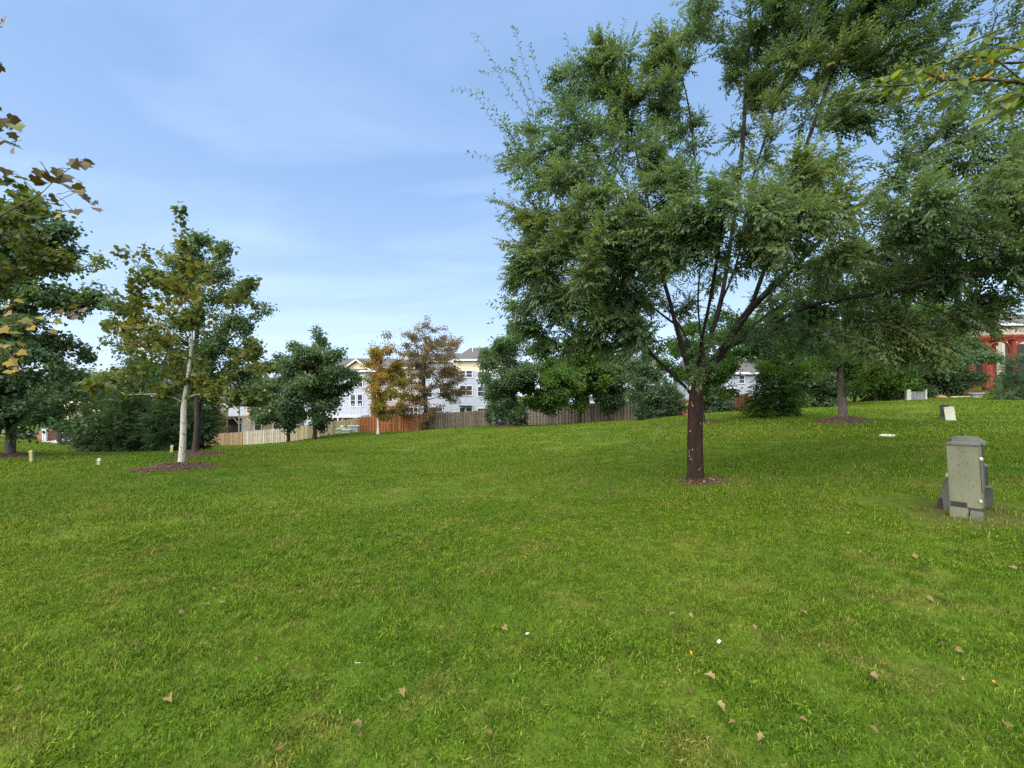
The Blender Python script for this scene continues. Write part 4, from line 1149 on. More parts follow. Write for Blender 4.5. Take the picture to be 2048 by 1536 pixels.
# tree row along the fence
def far_tree(name, label, px, Y, spec, kind, mat, bark, n, tr_, mulch=None, mlabel=None, **kw):
    n = int(n * 0.80)
    b0 = ground_px(px, Y)
    top = min(s_[1] - s_[2] for s_ in spec)
    H = (at(px, top, Y) - b0)[2]
    tree(name, label, b0, H, tr_, bl(b0, Y, px, spec), kind, mat, bark, n, dens=kw.pop('dens', 1.6), infl=kw.pop('infl', 2.6), kill=kw.pop('kill', 0.75), step=kw.pop('step', 0.42), r_tip=kw.pop('r_tip', 0.012), group='trees round the lawn', **kw)
    if mulch: mulch_mound(px, Y, mulch, 0.14, mlabel)
def egg(pxc, py0, py1, rp, seed, n=13, low=0.5):
    q_ = np.random.default_rng(seed); out = []
    for i in range(n):
        t = (i + 0.5) / n
        prof = (math.sin(math.pi * (0.14 + 0.80 * t)) ** 0.8) * (1 - 0.35 * max(0, t - low))
        py = py1 + (py0 - py1) * t
        m_ = 3 if t < 0.8 else 1
        a0 = q_.uniform(0, 6.28)
        for k in range(m_):
            a_ = a0 + 6.283 * k / m_ + q_.normal(0, .25)
            rr = max(7, rp * prof * q_.uniform(0.30, 0.52))
            f_ = (1.12 * rp * prof - rr) * q_.uniform(0.75, 1.1) if t < 0.8 else 0
            out.append((pxc + f_ * math.cos(a_), py + q_.normal(0, 4), rr, f_ * math.sin(a_) * 0.045))
    return out
far_tree('maple_tree', 'round topped green maple with dark trunk before the beige fence', 630, 38.0, egg(630, 648, 845, 78, 5, 15), 'maple', 'leaf_green', 'bark_dark', 3600, 0.26, tone0=.38, leaf_scale=1.3)
far_tree('maple_tree', 'green maple with dark trunk at the end of the silver pickets', 578, 42.0, egg(560, 705, 850, 72, 6), 'maple', 'leaf_green', 'bark_dark', 3000, 0.24, leaf_scale=1.35)
far_tree('sycamore_tree', 'slim gold leaved sycamore with pale trunk before the cedar fence', 757, 36.0, egg(768, 655, 838, 54, 7, 12), 'small', 'leaf_sycamore', 'bark_sycamore', 1500, 0.11, 0.95, 'mulch ring round the slim gold sycamore', leaf_scale=1.2, tone0=.66, tone_var=.4, dens=3, kill=.55, clump_min=.35)
far_tree('oak_tree', 'tall brown leaved tree with open crown at the cedar fence end', 850, 43.9, egg(858, 612, 850, 86, 8, 12, 0.3), 'small', 'leaf_brown', 'bark_dark', 2900, 0.22, dens=2.6, kill=.6, clump_min=.45, leaf_scale=1.25, tone_var=.4)
far_tree('pear_tree', 'grey green tree with thin pale trunk before the dark clipped evergreen', 1017, 32.5, egg(1018, 635, 825, 74, 9, 15), 'small', 'leaf_green', 'bark_grey', 3200, 0.14, 1.0, 'flat mulch ring before the dark clipped evergreen', leaf_scale=1.35, tone0=.5)
far_tree('maple_tree', 'low bright green maple with pale trunk in the mulched row', 1105, 33.0, egg(1100, 705, 826, 66, 10), 'maple', 'leaf_bright', 'bark_grey', 2600, 0.17, 1.2, 'mulch ring round the bright green maple', leaf_scale=1.1, tone0=.5)
far_tree('maple_tree', 'green maple with near black trunk second in the mulched row', 1160, 37.0, egg(1160, 650, 815, 68, 11), 'maple', 'leaf_bright', 'bark_dark', 2600, 0.22, 1.3, 'dark mulch ring at the near black trunk', leaf_scale=1.25)
far_tree('maple_tree', 'green maple with slim black trunk near the fence corner', 1219, 38.0, egg(1225, 660, 815, 62, 12), 'maple', 'leaf_green', 'bark_dark', 2400, 0.17, 1.5, 'wide mulch ring near the fence corner', leaf_scale=1.25, tone0=.55)
far_tree('plum_tree', 'grey olive tree with pale trunk beside the fence corner', 1283, 30.0, egg(1287, 690, 822, 58, 13), 'small', 'leaf_yew', 'bark_grey', 2600, 0.24, 1.5, 'mulch ring of the grey olive tree', leaf_scale=1.2, tone0=.55)
far_tree('maple_tree', 'yellow green tree half hidden behind the elm trunk', 1406, 20.0, egg(1420, 590, 770, 100, 14), 'small', 'leaf_bright', 'bark_dark', 2600, 0.13, 0.95, 'mulch mound half hidden behind the elm trunk', leaf_scale=0.95, tone0=.4, flare=.6)
far_tree('linden_tree', 'stout low headed tree on a big round mulch mound', 1685, 16.0, egg(1690, 575, 765, 140, 15, 12), 'small', 'leaf_bright', 'bark_grey', 3600, 0.13, dens=4, infl=1.8, kill=.5, step=.28, leaf_scale=0.7, tone0=.45, flare=.5)
mulch_mound(1686, 16.0, 1.05, 0.20, 'big round red brown mulch mound under the stout tree', chips=700)
far_tree('maple_tree', 'dense tree with light grey trunk behind the stout tree', 1655, 30.0, egg(1640, 610, 800, 85, 16), 'maple', 'leaf_green', 'bark_grey', 2600, 0.22, 1.3, 'mulch patch at the light grey trunk', leaf_scale=1.1, tone0=.5)
far_tree('maple_tree', 'slim dark trunk tree standing before the white garage', 1708, 34.0, egg(1705, 640, 790, 70, 17), 'maple', 'leaf_bright', 'bark_dark', 2000, 0.20, leaf_scale=1.2, tone0=.3)
far_tree('maple_tree', 'dark trunk tree at the shady edge beside the garage', 1749, 33.0, egg(1765, 630, 795, 75, 18), 'maple', 'leaf_bright', 'bark_dark', 2200, 0.26, leaf_scale=1.2, tone0=.25)
far_tree('maple_tree', 'leafy tree behind the slatted screen on the right rise', 1850, 36.0, egg(1850, 600, 785, 85, 19), 'maple', 'leaf_green', 'bark_dark', 2600, 0.22, leaf_scale=1.2, tone0=.5)
far_tree('maple_tree', 'low leafy tree beside the red pergola', 1925, 35.0, egg(1925, 650, 780, 55, 20), 'maple', 'leaf_green', 'bark_dark', 1800, 0.16, leaf_scale=1.1, tone0=.45)
far_tree('oak_tree', 'tall background tree behind the white lap sided house', 1560, 52.0, egg(1560, 600, 800, 90, 21), 'maple', 'leaf_bright', 'bark_dark', 1700, 0.3, leaf_scale=2.0, tone0=.35)
far_tree('oak_tree', 'tall background tree rising behind the garage roof', 1760, 54.0, egg(1780, 560, 790, 110, 22), 'maple', 'leaf_green', 'bark_dark', 1800, 0.3, leaf_scale=2.1, tone0=.5)
far_tree('maple_tree', 'pale green tree between the hedge and the cream house', 255, 26.0, egg(255, 690, 850, 70, 23), 'small', 'leaf_green', 'bark_grey', 2400, 0.15, leaf_scale=1.2, tone0=.6)
far_tree('maple_tree', 'hazy green tree on the far bank left of the hedge', 120, 40.0, egg(110, 700, 860, 90, 24), 'maple', 'leaf_green', 'bark_grey', 2200, 0.2, leaf_scale=1.4, tone0=.55)
far_tree('plum_tree', 'bare brownish small tree over the tan fence', 440, 53.0, egg(438, 800, 868, 28, 25), 'small', 'leaf_brown', 'bark_dark', 240, 0.12, leaf_scale=1.2)

# ------------------------------------------------------------------ shrubs and conifers
def shrub(name, label, px, Y, lumps, mat, n, kind='small', sc=1.0, tone0=.45, group='shrubs round the lawn', cat='shrub'):
    n = int(n * 0.62); sc *= 1.2
    b0 = ground_px(px, Y)
    root = thing(name, label, cat, b0, group=group)
    bs = bl(b0, Y, px, lumps)
    vol = np.array([b_[3] ** 2 for b_ in bs]); vol /= vol.sum()
    w = rng.choice(len(bs), n, p=vol)
    p = rng.normal(0, 1, (n, 3)); p /= np.linalg.norm(p, axis=1, keepdims=True)
    A = np.array(bs)
    rr = rng.uniform(0.55, 1.0, (n, 1)) ** 0.5 * (1 + 0.16 * lump(p * 2 + A[w, :3], 1.5, 5)[:, None])
    pos = A[w, :3] + p * A[w, 3:] * rr
    zlo = height(pos[:, 0] + b0[0], pos[:, 1] + b0[1]) - b0[2] + 0.04
    pos[:, 2] = np.maximum(pos[:, 2], zlo + rng.uniform(0, 0.15, n))
    d = p + rng.normal(0, 0.45, (n, 3)) + (0, 0, 0.25)
    up = rng.normal(0, 0.6, (n, 3)) + (0, 0, 1)
    temps, npl, tw = LEAFKINDS[kind]
    def tone(q_): return tone0 + 0.3 * lump(q_, 1.4, 77)
    link('foliage', crown_mesh('foliage', temps, npl, pos, d, up, rng.uniform(0.7, 1.25, n) * sc, mat, tone, tw), root)
    m_ = MB()
    for b_ in bs[:8]:
        e = np.array(b_[:3]); m_.tube([(rng.normal(0, .08), rng.normal(0, .08), -0.1), (e[0] * .5, e[1] * .5, max(e[2] * .55, 0.1)), e], [0.05, 0.035, 0.012], 6)
    m_.build('stems', 'bark_dark', root)
    return root
shrub('hedge_shrub', 'dark bushy evergreen at the terrace end of the hedge', 215, 21.0, [(195, 860, 42, 0), (225, 830, 50, .3), (240, 870, 40, -.4), (200, 885, 25, -.3)], 'leaf_conifer', 2000, 'needle', 1.1, .6)
shrub('hedge_shrub', 'tall dark bushy evergreen in the middle of the hedge', 290, 20.5, [(270, 850, 50, 0), (310, 840, 52, .3), (290, 800, 45, .3), (300, 880, 32, -.5), (260, 885, 26, -.4)], 'leaf_conifer', 2400, 'needle', 1.1, .65)
shrub('hedge_shrub', 'dark bushy evergreen behind the sycamore trunk', 350, 19.5, [(340, 860, 45, 0), (365, 820, 48, .3), (350, 885, 26, -.3), (380, 850, 36, .4)], 'leaf_conifer', 2000, 'needle', 1.1, .6)
shrub('arborvitae', 'fresh green upright arborvitae at the right end of the hedge', 405, 21.0, [(402, 875, 22, 0), (405, 840, 22, 0), (408, 810, 17, 0), (395, 890, 18, 0)], 'leaf_bright', 900, 'needle', 0.8, .5)
shrub('clipped_evergreen', 'dark dense evergreen bush breaking the fence line', 1013, 36.0, [(1000, 830, 24, 0), (1028, 832, 24, 0), (1012, 808, 22, 0), (1015, 838, 22, -.4)], 'leaf_conifer', 2000, 'needle', 1.1, .35)
shrub('bushy_shrub', 'big green bushy shrub beside the fence corner', 1328, 35.0, [(1318, 812, 26, 0), (1342, 808, 24, 0), (1328, 785, 22, .3), (1350, 822, 15, 0)], 'leaf_yew', 1900, 'needle', 1.3, .6)
shrub('spreading_yew', 'large blue green spreading yew beside the red pergola', 2052, 25.0, [(2028, 778, 26, 0), (2075, 752, 46, 0), (2005, 790, 14, -.3), (2110, 770, 50, 0), (2050, 785, 26, -.6), (2052, 735, 22, .3)], 'leaf_yew', 3600, 'needle', 0.9, .6)
shrub('dark_shrub', 'dark shady shrub under the trees left of the stout tree', 1610, 33.0, [(1590, 800, 22, 0), (1615, 795, 26, .3), (1635, 802, 20, 0)], 'leaf_conifer', 1200, 'needle', 1.2, .3)
shrub('dark_shrub', 'dark low shrub in the shade beside the garage', 1780, 36.0, [(1765, 792, 16, 0), (1785, 785, 20, .2), (1805, 782, 16, 0)], 'leaf_conifer', 900, 'needle', 1.2, .4)
shrub('low_shrub', 'loose grey green shrub behind the white planter', 1885, 37.0, [(1870, 768, 18, 0), (1895, 762, 22, 0), (1918, 768, 16, 0)], 'leaf_yew', 1000, 'needle', 1.2, .5)
def spruce(label, px, Y, H, r_, n_lev, mat='leaf_conifer', low=0.12, tone0=.6):
    b0 = ground_px(px, Y)
    root = thing('spruce_tree', label, 'tree', b0, group='spruces on the lawn')
    m_ = MB(); m_.tube([(0, 0, -0.1), (0.02, 0, H * .5), (0, 0, H)], [0.09, 0.05, 0.008], 8)
    pos = []; d = []
    for i in range(n_lev):
        t = i / (n_lev - 1)
        z = low * H + (1 - low) * H * t * 0.97
        L = r_ * (1 - t) ** 0.85 + 0.10
        nb = int(9 - 4 * t); a0 = rng.uniform(0, 6.28)
        for k in range(nb):
            a_ = a0 + 6.283 * k / nb + rng.normal(0, .15)
            LL = L * rng.uniform(.75, 1.12)
            pts = [np.array((math.cos(a_) * LL * s_, math.sin(a_) * LL * s_, z - LL * 0.30 * s_ + LL * 0.24 * s_ ** 2.5)) for s_ in np.linspace(0, 1, 6)]
            m_.tube(pts, list(np.linspace(0.014, 0.004, 6)), 4)
            for s_ in np.linspace(0.22, 1, max(4, int(LL / (0.085 if r_ < 1.3 else 0.15)))):
                p = pts[0] + (pts[-1] - pts[0]) * s_; p[2] = z - LL * 0.30 * s_ + LL * 0.24 * s_ ** 2.5
                for side in (-1, 0, 1):
                    aa = a_ + side * 0.85
                    pos.append(p); d.append((math.cos(aa), math.sin(aa), -0.15 + rng.normal(0, .12)))
    m_.build('trunk', 'bark_dark', root)
    pos = np.array(pos); d = np.array(d)
    pos = pos + rng.normal(0, 1, pos.shape) * (.03, .03, .05 + .05 * r_); d = d + rng.normal(0, .25, d.shape)
    temps, npl, tw = LEAFKINDS['needle']
    up = np.tile((0, 0, 1.0), (len(pos), 1)) + rng.normal(0, .2, (len(pos), 3))
    link('foliage', crown_mesh('foliage', temps, npl, pos, d, up, rng.uniform(.7, 1.2, len(pos)) * (0.62 + 0.38 * r_), mat, lambda q_: tone0 + .2 * lump(q_, 2, 3), tw), root)
spruce('young spruce with drooping skirts on its own mulch mound', 1546, 20.0, 3.3, 1.15, 12, mat='leaf_bright', tone0=.15)
mulch_mound(1548, 20.0, 0.85, 0.14, 'dark mulch mound under the young spruce', chips=200)
spruce('dense spruce growing against the red brown fence', 1427, 37.0, 4.6, 1.7, 18, tone0=.4)
#@@PART4
# ------------------------------------------------------------------ near sycamore reaching in from the left
nb0 = np.array((-9.4, 6.3, gz(-9.4, 6.3)))
def N(px, py, Y): return at(px, py, Y) - nb0
fk = [[(0, 0, -0.1), (0.05, 0, 1.2), (0.1, 0.05, 2.6), (0.0, 0.1, 4.2), (0.1, 0, 6.0), (0, 0, 8.4)],
      [(0.1, 0.05, 2.8), N(-150, 520, 6.2), N(-60, 470, 6.2), N(20, 420, 6.0), N(75, 392, 5.6), N(105, 365, 5.2), N(135, 340, 5.05), N(172, 320, 5.0)],
      [N(75, 392, 5.6), N(110, 405, 5.3), N(150, 385, 5.1), N(188, 410, 5.0)], [N(20, 420, 6.0), N(70, 435, 5.6), N(120, 425, 5.2), N(152, 420, 5.0)], [N(75, 392, 5.6), N(60, 365, 5.3), N(30, 350, 5.1), N(10, 338, 5.0)],
      [(0.05, 0, 1.9), N(-130, 700, 5.6), N(-60, 670, 5.0), N(0, 655, 4.7), N(60, 645, 4.6), N(115, 632, 4.6), N(165, 617, 4.6)], [N(-30, 662, 4.85), N(5, 690, 4.7), N(25, 715, 4.6), N(35, 740, 4.6)], [N(-30, 662, 4.85), N(5, 630, 4.7), N(30, 605, 4.6)], [(0.05, 0.1, 4.4), N(-130, 330, 6.3), N(-60, 260, 6.2), N(-10, 260, 5.5), N(15, 245, 5.1), N(28, 232, 5.0)], [N(-10, 260, 5.5), N(10, 285, 5.1), N(30, 292, 5.0)],
      [(0.05, 0.1, 5.4), N(-130, 150, 6.3), N(-50, 90, 5.7), N(-10, 60, 5.2), N(5, 38, 5.0)], [N(-50, 90, 5.7), N(-15, 120, 5.2), N(4, 130, 5.0)], [(0, 0.1, 3.6), (-1.2, 0.6, 4.4), (-2.2, 0.9, 4.8)], [(0, 0.1, 3.2), (0.4, 1.4, 4.0), (0.6, 2.2, 4.4)], [(0, 0.1, 3.0), (-0.6, -1.2, 3.8)]]
bs = []
for (px, py, Y, r_) in ((20, 430, 6.6, .45), (70, 440, 6.8, .40), (-40, 400, 6.5, .6), (-10, 340, 6.5, .35), (30, 480, 6.9, .35), (-60, 260, 6.4, .6), (-120, 420, 6.4, .9), (-110, 200, 6.4, .8), (-30, 180, 6.4, .25), (-60, 80, 6.4, .5), (-60, 640, 5.2, .45), (-140, 560, 5.8, .7), (95, 400, 6.4, .22), (40, 400, 7.2, .5), (70, 460, 7.4, .45), (20, 520, 7.5, .5), (100, 480, 7.6, .35), (10, 580, 7.4, .4), (-10, 300, 6.8, .35)):
    p = N(px, py, Y); bs.append((*p, r_, r_, r_ * .85))
bs += [(-1.5, 0.6, 4.6, 1.2, 1.2, 1.0), (-0.5, 1.4, 4.5, 1.1, 1.1, .9), (-0.6, -1.0, 4.2, 1, 1, .9), (0, 0, 6.5, 1.2, 1.2, 1.2), (0, 0, 8, .7, .7, .8), (-1.0, -0.2, 3.2, .9, .9, .7)]
syc, P, par, rad = tree('sycamore_tree', 'near sycamore whose brown and yellow leaves reach in over the left bank', nb0, 9.0, 0.16, bs, 'lobed', 'leaf_sycamore', 'bark_sycamore', 2200,
     forks=fk, step=0.2, infl=1.3, kill=0.35, dens=12, r_tip=0.004, tone0=.35, tone_var=.35, limb_r=0.03, bark2='bark_twig', leaf_scale=.62)
# its outer leaves, one by one
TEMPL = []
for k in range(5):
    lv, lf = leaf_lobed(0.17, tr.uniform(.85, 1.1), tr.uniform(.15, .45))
    for mt in ('leaf_syc_backlit', 'leaf_sycamore', 'leaf_gold'):
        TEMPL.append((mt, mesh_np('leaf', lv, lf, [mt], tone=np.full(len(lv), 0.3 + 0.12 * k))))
def put_leaf(root, me, p, d, up, s):
    M = frame(np.array([d], float), np.array([up], float))[0]
    o = link('leaf', me, root); o.matrix_local = Matrix.Translation(p) @ Matrix(M.tolist()).to_4x4() @ Matrix.Diagonal((s, s, s, 1))
    return o
twm = MB()
LP = [(157, 322, 1.1), (172, 318, .7), (178, 326, .6), (140, 332, .8), (98, 345, 1.1), (80, 340, .8), (115, 338, .7), (128, 348, 1.1), (95, 362, .9), (122, 366, .9), (150, 368, .7), (163, 365, .6), (160, 380, .7), (161, 390, .7),
      (80, 372, .7), (103, 387, .8), (124, 388, .4), (185, 406, .6), (190, 416, .6), (118, 412, 1.0), (150, 420, .8), (120, 430, .8), (108, 436, .7), (30, 355, .9), (60, 358, .9), (12, 338, .7),
      (25, 230, 1.1), (30, 250, .9), (5, 237, .8), (27, 295, .7), (30, 284, .6), (12, 285, .9), (3, 130, .8), (5, 38, .9), (2, 55, .5), (2, 290, .8), (20, 265, .6)]
for (px, py, s_) in LP:
    Y = 5.0 + rng.uniform(-.15, .25)
    p = N(px, py, Y)
    q0 = P[((P - p) ** 2).sum(1).argmin()]
    mid_ = (p + q0) / 2 + (0, 0, 0.03)
    twm.tube([q0, mid_, p], [0.004, 0.0028, 0.0015], 4)
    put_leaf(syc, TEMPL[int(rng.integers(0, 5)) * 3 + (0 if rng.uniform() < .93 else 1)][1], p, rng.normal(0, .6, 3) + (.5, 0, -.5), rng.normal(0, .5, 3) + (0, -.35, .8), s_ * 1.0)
for (px, py, s_) in ((20, 612, 1.0), (42, 640, 1.2), (70, 637, 1.1), (110, 640, .9), (12, 628, .9), (35, 705, 1.1), (15, 722, 1.2), (60, 655, .9), (22, 668, 1.0), (5, 655, .9), (118, 620, .7), (150, 615, .9), (165, 618, .9), (155, 632, .8), (140, 628, .7), (5, 745, 1.0), (30, 600, .7), (48, 690, .9), (100, 660, .7), (5, 690, 1.0), (25, 740, .8)):
    Y = 4.6 + rng.uniform(-.2, .3)
    p = N(px, py, Y)
    q0 = P[((P - p) ** 2).sum(1).argmin()]
    twm.tube([q0, (p + q0) / 2 + (0, 0, 0.02), p], [0.004, 0.0028, 0.0015], 4)
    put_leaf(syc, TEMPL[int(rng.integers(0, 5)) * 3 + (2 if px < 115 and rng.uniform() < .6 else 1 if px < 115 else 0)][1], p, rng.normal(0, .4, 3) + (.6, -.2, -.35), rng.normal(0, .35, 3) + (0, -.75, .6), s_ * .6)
twm.build('twigs', 'bark_twig', syc, kind='stuff')

# ------------------------------------------------------------------ near branch reaching in from the right, top corner
db = np.array((4.3, 1.9, gz(4.3, 1.9)))
def D(px, py, Y): return at(px, py, Y) - db
dog = thing('dogwood_tree', 'near tree whose light green oval leaves hang into the upper right corner', 'tree', db)
tr_line, tr_par = polyline_nodes([[(0, 0, -.1), (0, 0, .8), (-.05, .02, 1.7), (-.1, .05, 2.6), (-.1, 0, 3.6)],
      [(-.08, .04, 2.2), D(2300, 230, 1.9), D(2150, 180, 1.85), D(2048, 166, 1.8), D(1960, 158, 1.75), D(1890, 160, 1.72), D(1810, 170, 1.7), D(1745, 172, 1.7)],
      [D(1960, 158, 1.75), D(1900, 178, 1.7), D(1840, 195, 1.68), D(1790, 212, 1.66)], [D(2150, 180, 1.85), D(2090, 205, 1.75), D(2040, 225, 1.7), D(1975, 240, 1.65)],
      [D(2300, 230, 1.9), D(2180, 90, 1.9), D(2090, 40, 1.85), D(2000, 60, 1.8), D(1930, 90, 1.8)], [D(2090, 40, 1.85), D(2040, -10, 1.8), D(1980, -30, 1.8)], [D(2048, 166, 1.8), D(1990, 120, 1.75), D(1930, 115, 1.7), D(1870, 130, 1.7)], [D(2090, 205, 1.75), D(2050, 190, 1.7), D(1990, 205, 1.65)], [D(1890, 160, 1.72), D(1840, 140, 1.7), D(1790, 150, 1.7)], [D(2180, 90, 1.9), D(2080, 110, 1.8), D(2020, 95, 1.75), D(1970, 105, 1.7)],
      [(-.1, .05, 2.7), (.5, .2, 3.3), (.9, .4, 3.6)], [(-.1, .05, 2.6), (.2, -.7, 3.2), (.4, -1.1, 3.4)], [(-.1, .05, 2.9), (.1, .8, 3.6), (.3, 1.2, 4.0)]], 0.06)
DP, Dpar = np.array(tr_line), np.array(tr_par)
Dr, Dk, _ = radii(DP, Dpar, 0.0035, 0.07)
link('trunk', wood_mesh('trunk', DP, Dpar, Dr, Dk, ['bark_twig'], None, .3), dog)
DT = []
for k in range(6):
    lv, lf = leaf_oval(0.085, tr.uniform(.15, .5))
    DT.append(mesh_np('leaf', lv, lf, ['leaf_dogwood'], tone=np.full(len(lv), 0.12 + 0.13 * k)))
lv, lf = leaf_oval(0.075, .7); GOLD = mesh_np('leaf', lv, lf, ['leaf_dogwood'], tone=np.full(len(lv), 1.0))
seen = np.where(DP[:, 2] > 0)[0]
npx = (DP[:, 0] + db[0]) / (DP[:, 1] + db[1]) * F + 1024
cand = np.where((npx < 2130) & (npx > 1700) & (DP[:, 2] > 1.2))[0]
for i, k in enumerate(rng.choice(cand, 215)):
    p = DP[k] + rng.normal(0, .012, 3)
    d = DP[k] - DP[Dpar[k]]; d /= np.linalg.norm(d) + 1e-9
    sd_ = np.cross(d, (0, 0, 1)) * rng.choice((-1, 1))
    put_leaf(dog, DT[int(rng.integers(0, 6))], p, d * .6 + sd_ * .7 + rng.normal(0, .35, 3) + (0, 0, -.25), rng.normal(0, .35, 3) + (0, -.45, .8), rng.uniform(.45, .88))
for (px, py) in ((1955, 130), (1940, 135), (1985, 118), (1875, 150), (1862, 152), (1965, 150), (1990, 140)):
    p = D(px, py, 1.72); q0 = DP[((DP - p) ** 2).sum(1).argmin()]
    put_leaf(dog, GOLD, q0, (p - q0) + rng.normal(0, .02, 3), rng.normal(0, .4, 3) + (0, -.6, .6), rng.uniform(.5, .8))
off_ = np.where((npx > 2140) & (DP[:, 2] > 2.2))[0]
npick = rng.choice(off_, 700)
lv, lf = leaf_oval(0.085, .3)
v, f = scatter(lv, lf, frame(rng.normal(0, 1, (700, 3)) + (0, 0, -.3), rng.normal(0, .4, (700, 3)) + (0, 0, 1)), DP[npick] + rng.normal(0, .07, (700, 3)), rng.uniform(.6, 1.1, 700))
link('crown', mesh_np('crown', v, f, ['leaf_dogwood'], tone=np.repeat(np.clip(rng.normal(.35, .2, 700), 0, .85), len(lv))), dog, kind='stuff')

# ------------------------------------------------------------------ utility pedestals
def arch(w, h_, rise, n=8):
    """front outline with a gently arched top"""
    pts = [(-w / 2, 0), (w / 2, 0)]
    for i in range(n + 1):
        t = i / n; pts.append((w / 2 - w * t, h_ - rise + rise * math.sin(math.pi * t)))
    return pts
u0 = ground_px(1928, 4.85)
pd = thing('utility_pedestal', 'speckled grey green utility pedestal with a cracked open base', 'pedestal', u0, R(-54))
pd.rotation_euler = (R(1), R(-1.2), R(-54))
pd.scale = (0.70, 0.9, 1)
m_ = MB(); m_.prism(arch(0.36, 0.70, 0.02), -0.10, 0.10)
o = m_.build('cover', 'pedestal_green', pd, (0, 0, 0.11), bevel=0.008)
m_ = MB(); m_.prism(arch(0.385, 0.035, 0.012), -0.115, 0.115); m_.build('cap', 'pedestal_grey', pd, (0, 0, 0.795), bevel=0.008)
m_ = MB(); m_.box(-0.165, 0.02, -0.105, -0.09, 0.10, 0.165); m_.build('painted_notch', 'painted_shade', pd)  # dark plate on the face, painted for shade inside the broken notch
m_ = MB(); m_.box(-0.185, 0.035, -0.125, -0.085, -0.12, 0.105, 0.004, 0); m_.build('base_panel', 'pedestal_green', pd, bevel=0.006)
m_ = MB(); m_.box(0.05, 0.20, -0.15, -0.085, -0.12, 0.085, 0.004, 0.004); m_.build('base_panel', 'pedestal_grey', pd, bevel=0.008)
m_ = MB(); m_.box(-0.17, 0.17, -0.08, 0.095, -0.12, 0.14); m_.build('base', 'pedestal_dark', pd, bevel=0.005)
m_ = MB(); m_.lathe([(0.012, 0), (0.02, 0.012), (0.012, 0.024)], 10); o = m_.build('latch', 'box_sage', pd, (0.172, -0.10, 0.20)); o.rotation_euler = (R(90), 0, 0)
m_ = MB(); m_.box(0.182, 0.20, -0.07, 0.06, 0.30, 0.64); m_.build('side_flange', 'pedestal_grey', pd, bevel=0.006)
m_ = MB(); m_.lathe([(0.02, 0), (0.028, 0.02), (0.012, 0.035)], 10); m_.build('hinge', 'box_sage', pd, (0.195, -0.06, 0.64))
for (x_, z_) in ((-0.03, 0.765), (0.0, 0.735), (-0.05, 0.58), (0.05, 0.6), (0.06, 0.41), (0.02, 0.47), (0.1, 0.36)):
    m_ = MB(); m_.lathe([(0.004, 0), (0.006, 0.004), (0.002, 0.006)], 6); o = m_.build('screw', 'pedestal_dark', pd, (x_, -0.10, z_)); o.rotation_euler = (R(90), 0, 0)
u1 = ground_px(1931, 5.15)
pd = thing('utility_pedestal', 'taller dark capped utility pedestal close behind the cracked one', 'pedestal', u1, R(-40))
pd.scale = (0.72, 0.75, 0.93)
m_ = MB(); m_.box(-0.18, 0.18, -0.13, 0.13, -0.1, 0.80, 0.012, 0.012); m_.build('cover', 'pedestal_dark', pd, bevel=0.012)
m_ = MB(); m_.prism([(-0.205, 0), (0.205, 0), (0.205, 0.05), (0.12, 0.095), (-0.12, 0.095), (-0.205, 0.06)], -0.15, 0.15); m_.build('cap', 'pedestal_grey', pd, (0, 0, 0.802), bevel=0.012)
m_ = MB(); m_.box(-0.20, 0.20, -0.15, 0.15, -0.12, 0.14); m_.build('base', 'pedestal_dark', pd, bevel=0.01)
u2 = ground_px(1882, 5.2)
pd = thing('cable_box', 'slanted grey cable box leaning against the left of the pedestals', 'box', u2, R(-45))
pd.scale = (0.75, 0.8, 1)
m_ = MB(); m_.prism([(-0.12, -0.1), (0.12, -0.1), (0.12, 0.40), (0.055, 0.40), (-0.02, 0.24)], -0.12, 0.12); m_.build('housing', 'pedestal_grey', pd, bevel=0.01)
m_ = MB(); m_.prism([(0.02, 0.38), (0.12, 0.40), (0.12, 0.435), (0.06, 0.435)], -0.10, 0.10); m_.build('lid', 'pedestal_pale', pd, bevel=0.006)
m_ = MB(); m_.prism([(-0.09, 0.0), (-0.01, 0.0), (-0.02, 0.13), (-0.06, 0.12)], -0.13, -0.121); m_.build('opening', 'painted_shade', pd)  # dark plate on the housing, its colour standing for shade inside
u3 = ground_px(1968, 5.1)
pd = thing('cable_box', 'small black cable box at the right of the pedestals', 'box', u3, R(-48))
pd.scale = (0.7, 0.8, 1)
m_ = MB(); m_.box(-0.06, 0.07, -0.09, 0.09, -0.1, 0.22); m_.build('housing', 'pedestal_dark', pd, bevel=0.01)
m_ = MB(); m_.box(-0.065, 0.062, -0.095, 0.095, 0.221, 0.245); m_.build('rim', 'pedestal_grey', pd, bevel=0.005)
m_ = MB(); m_.tube([(-0.03, 0, 0.24), (-0.03, 0, 0.40), (-0.025, 0, 0.50)], [0.045, 0.045, 0.04], 12); m_.build('conduit', 'dark_metal', pd)
m_ = MB(); m_.lathe([(0.05, 0.0), (0.052, 0.02), (0.03, 0.035)], 12, (-0.027, 0)); m_.build('conduit_cap', 'pedestal_grey', pd, (0, 0, 0.47))
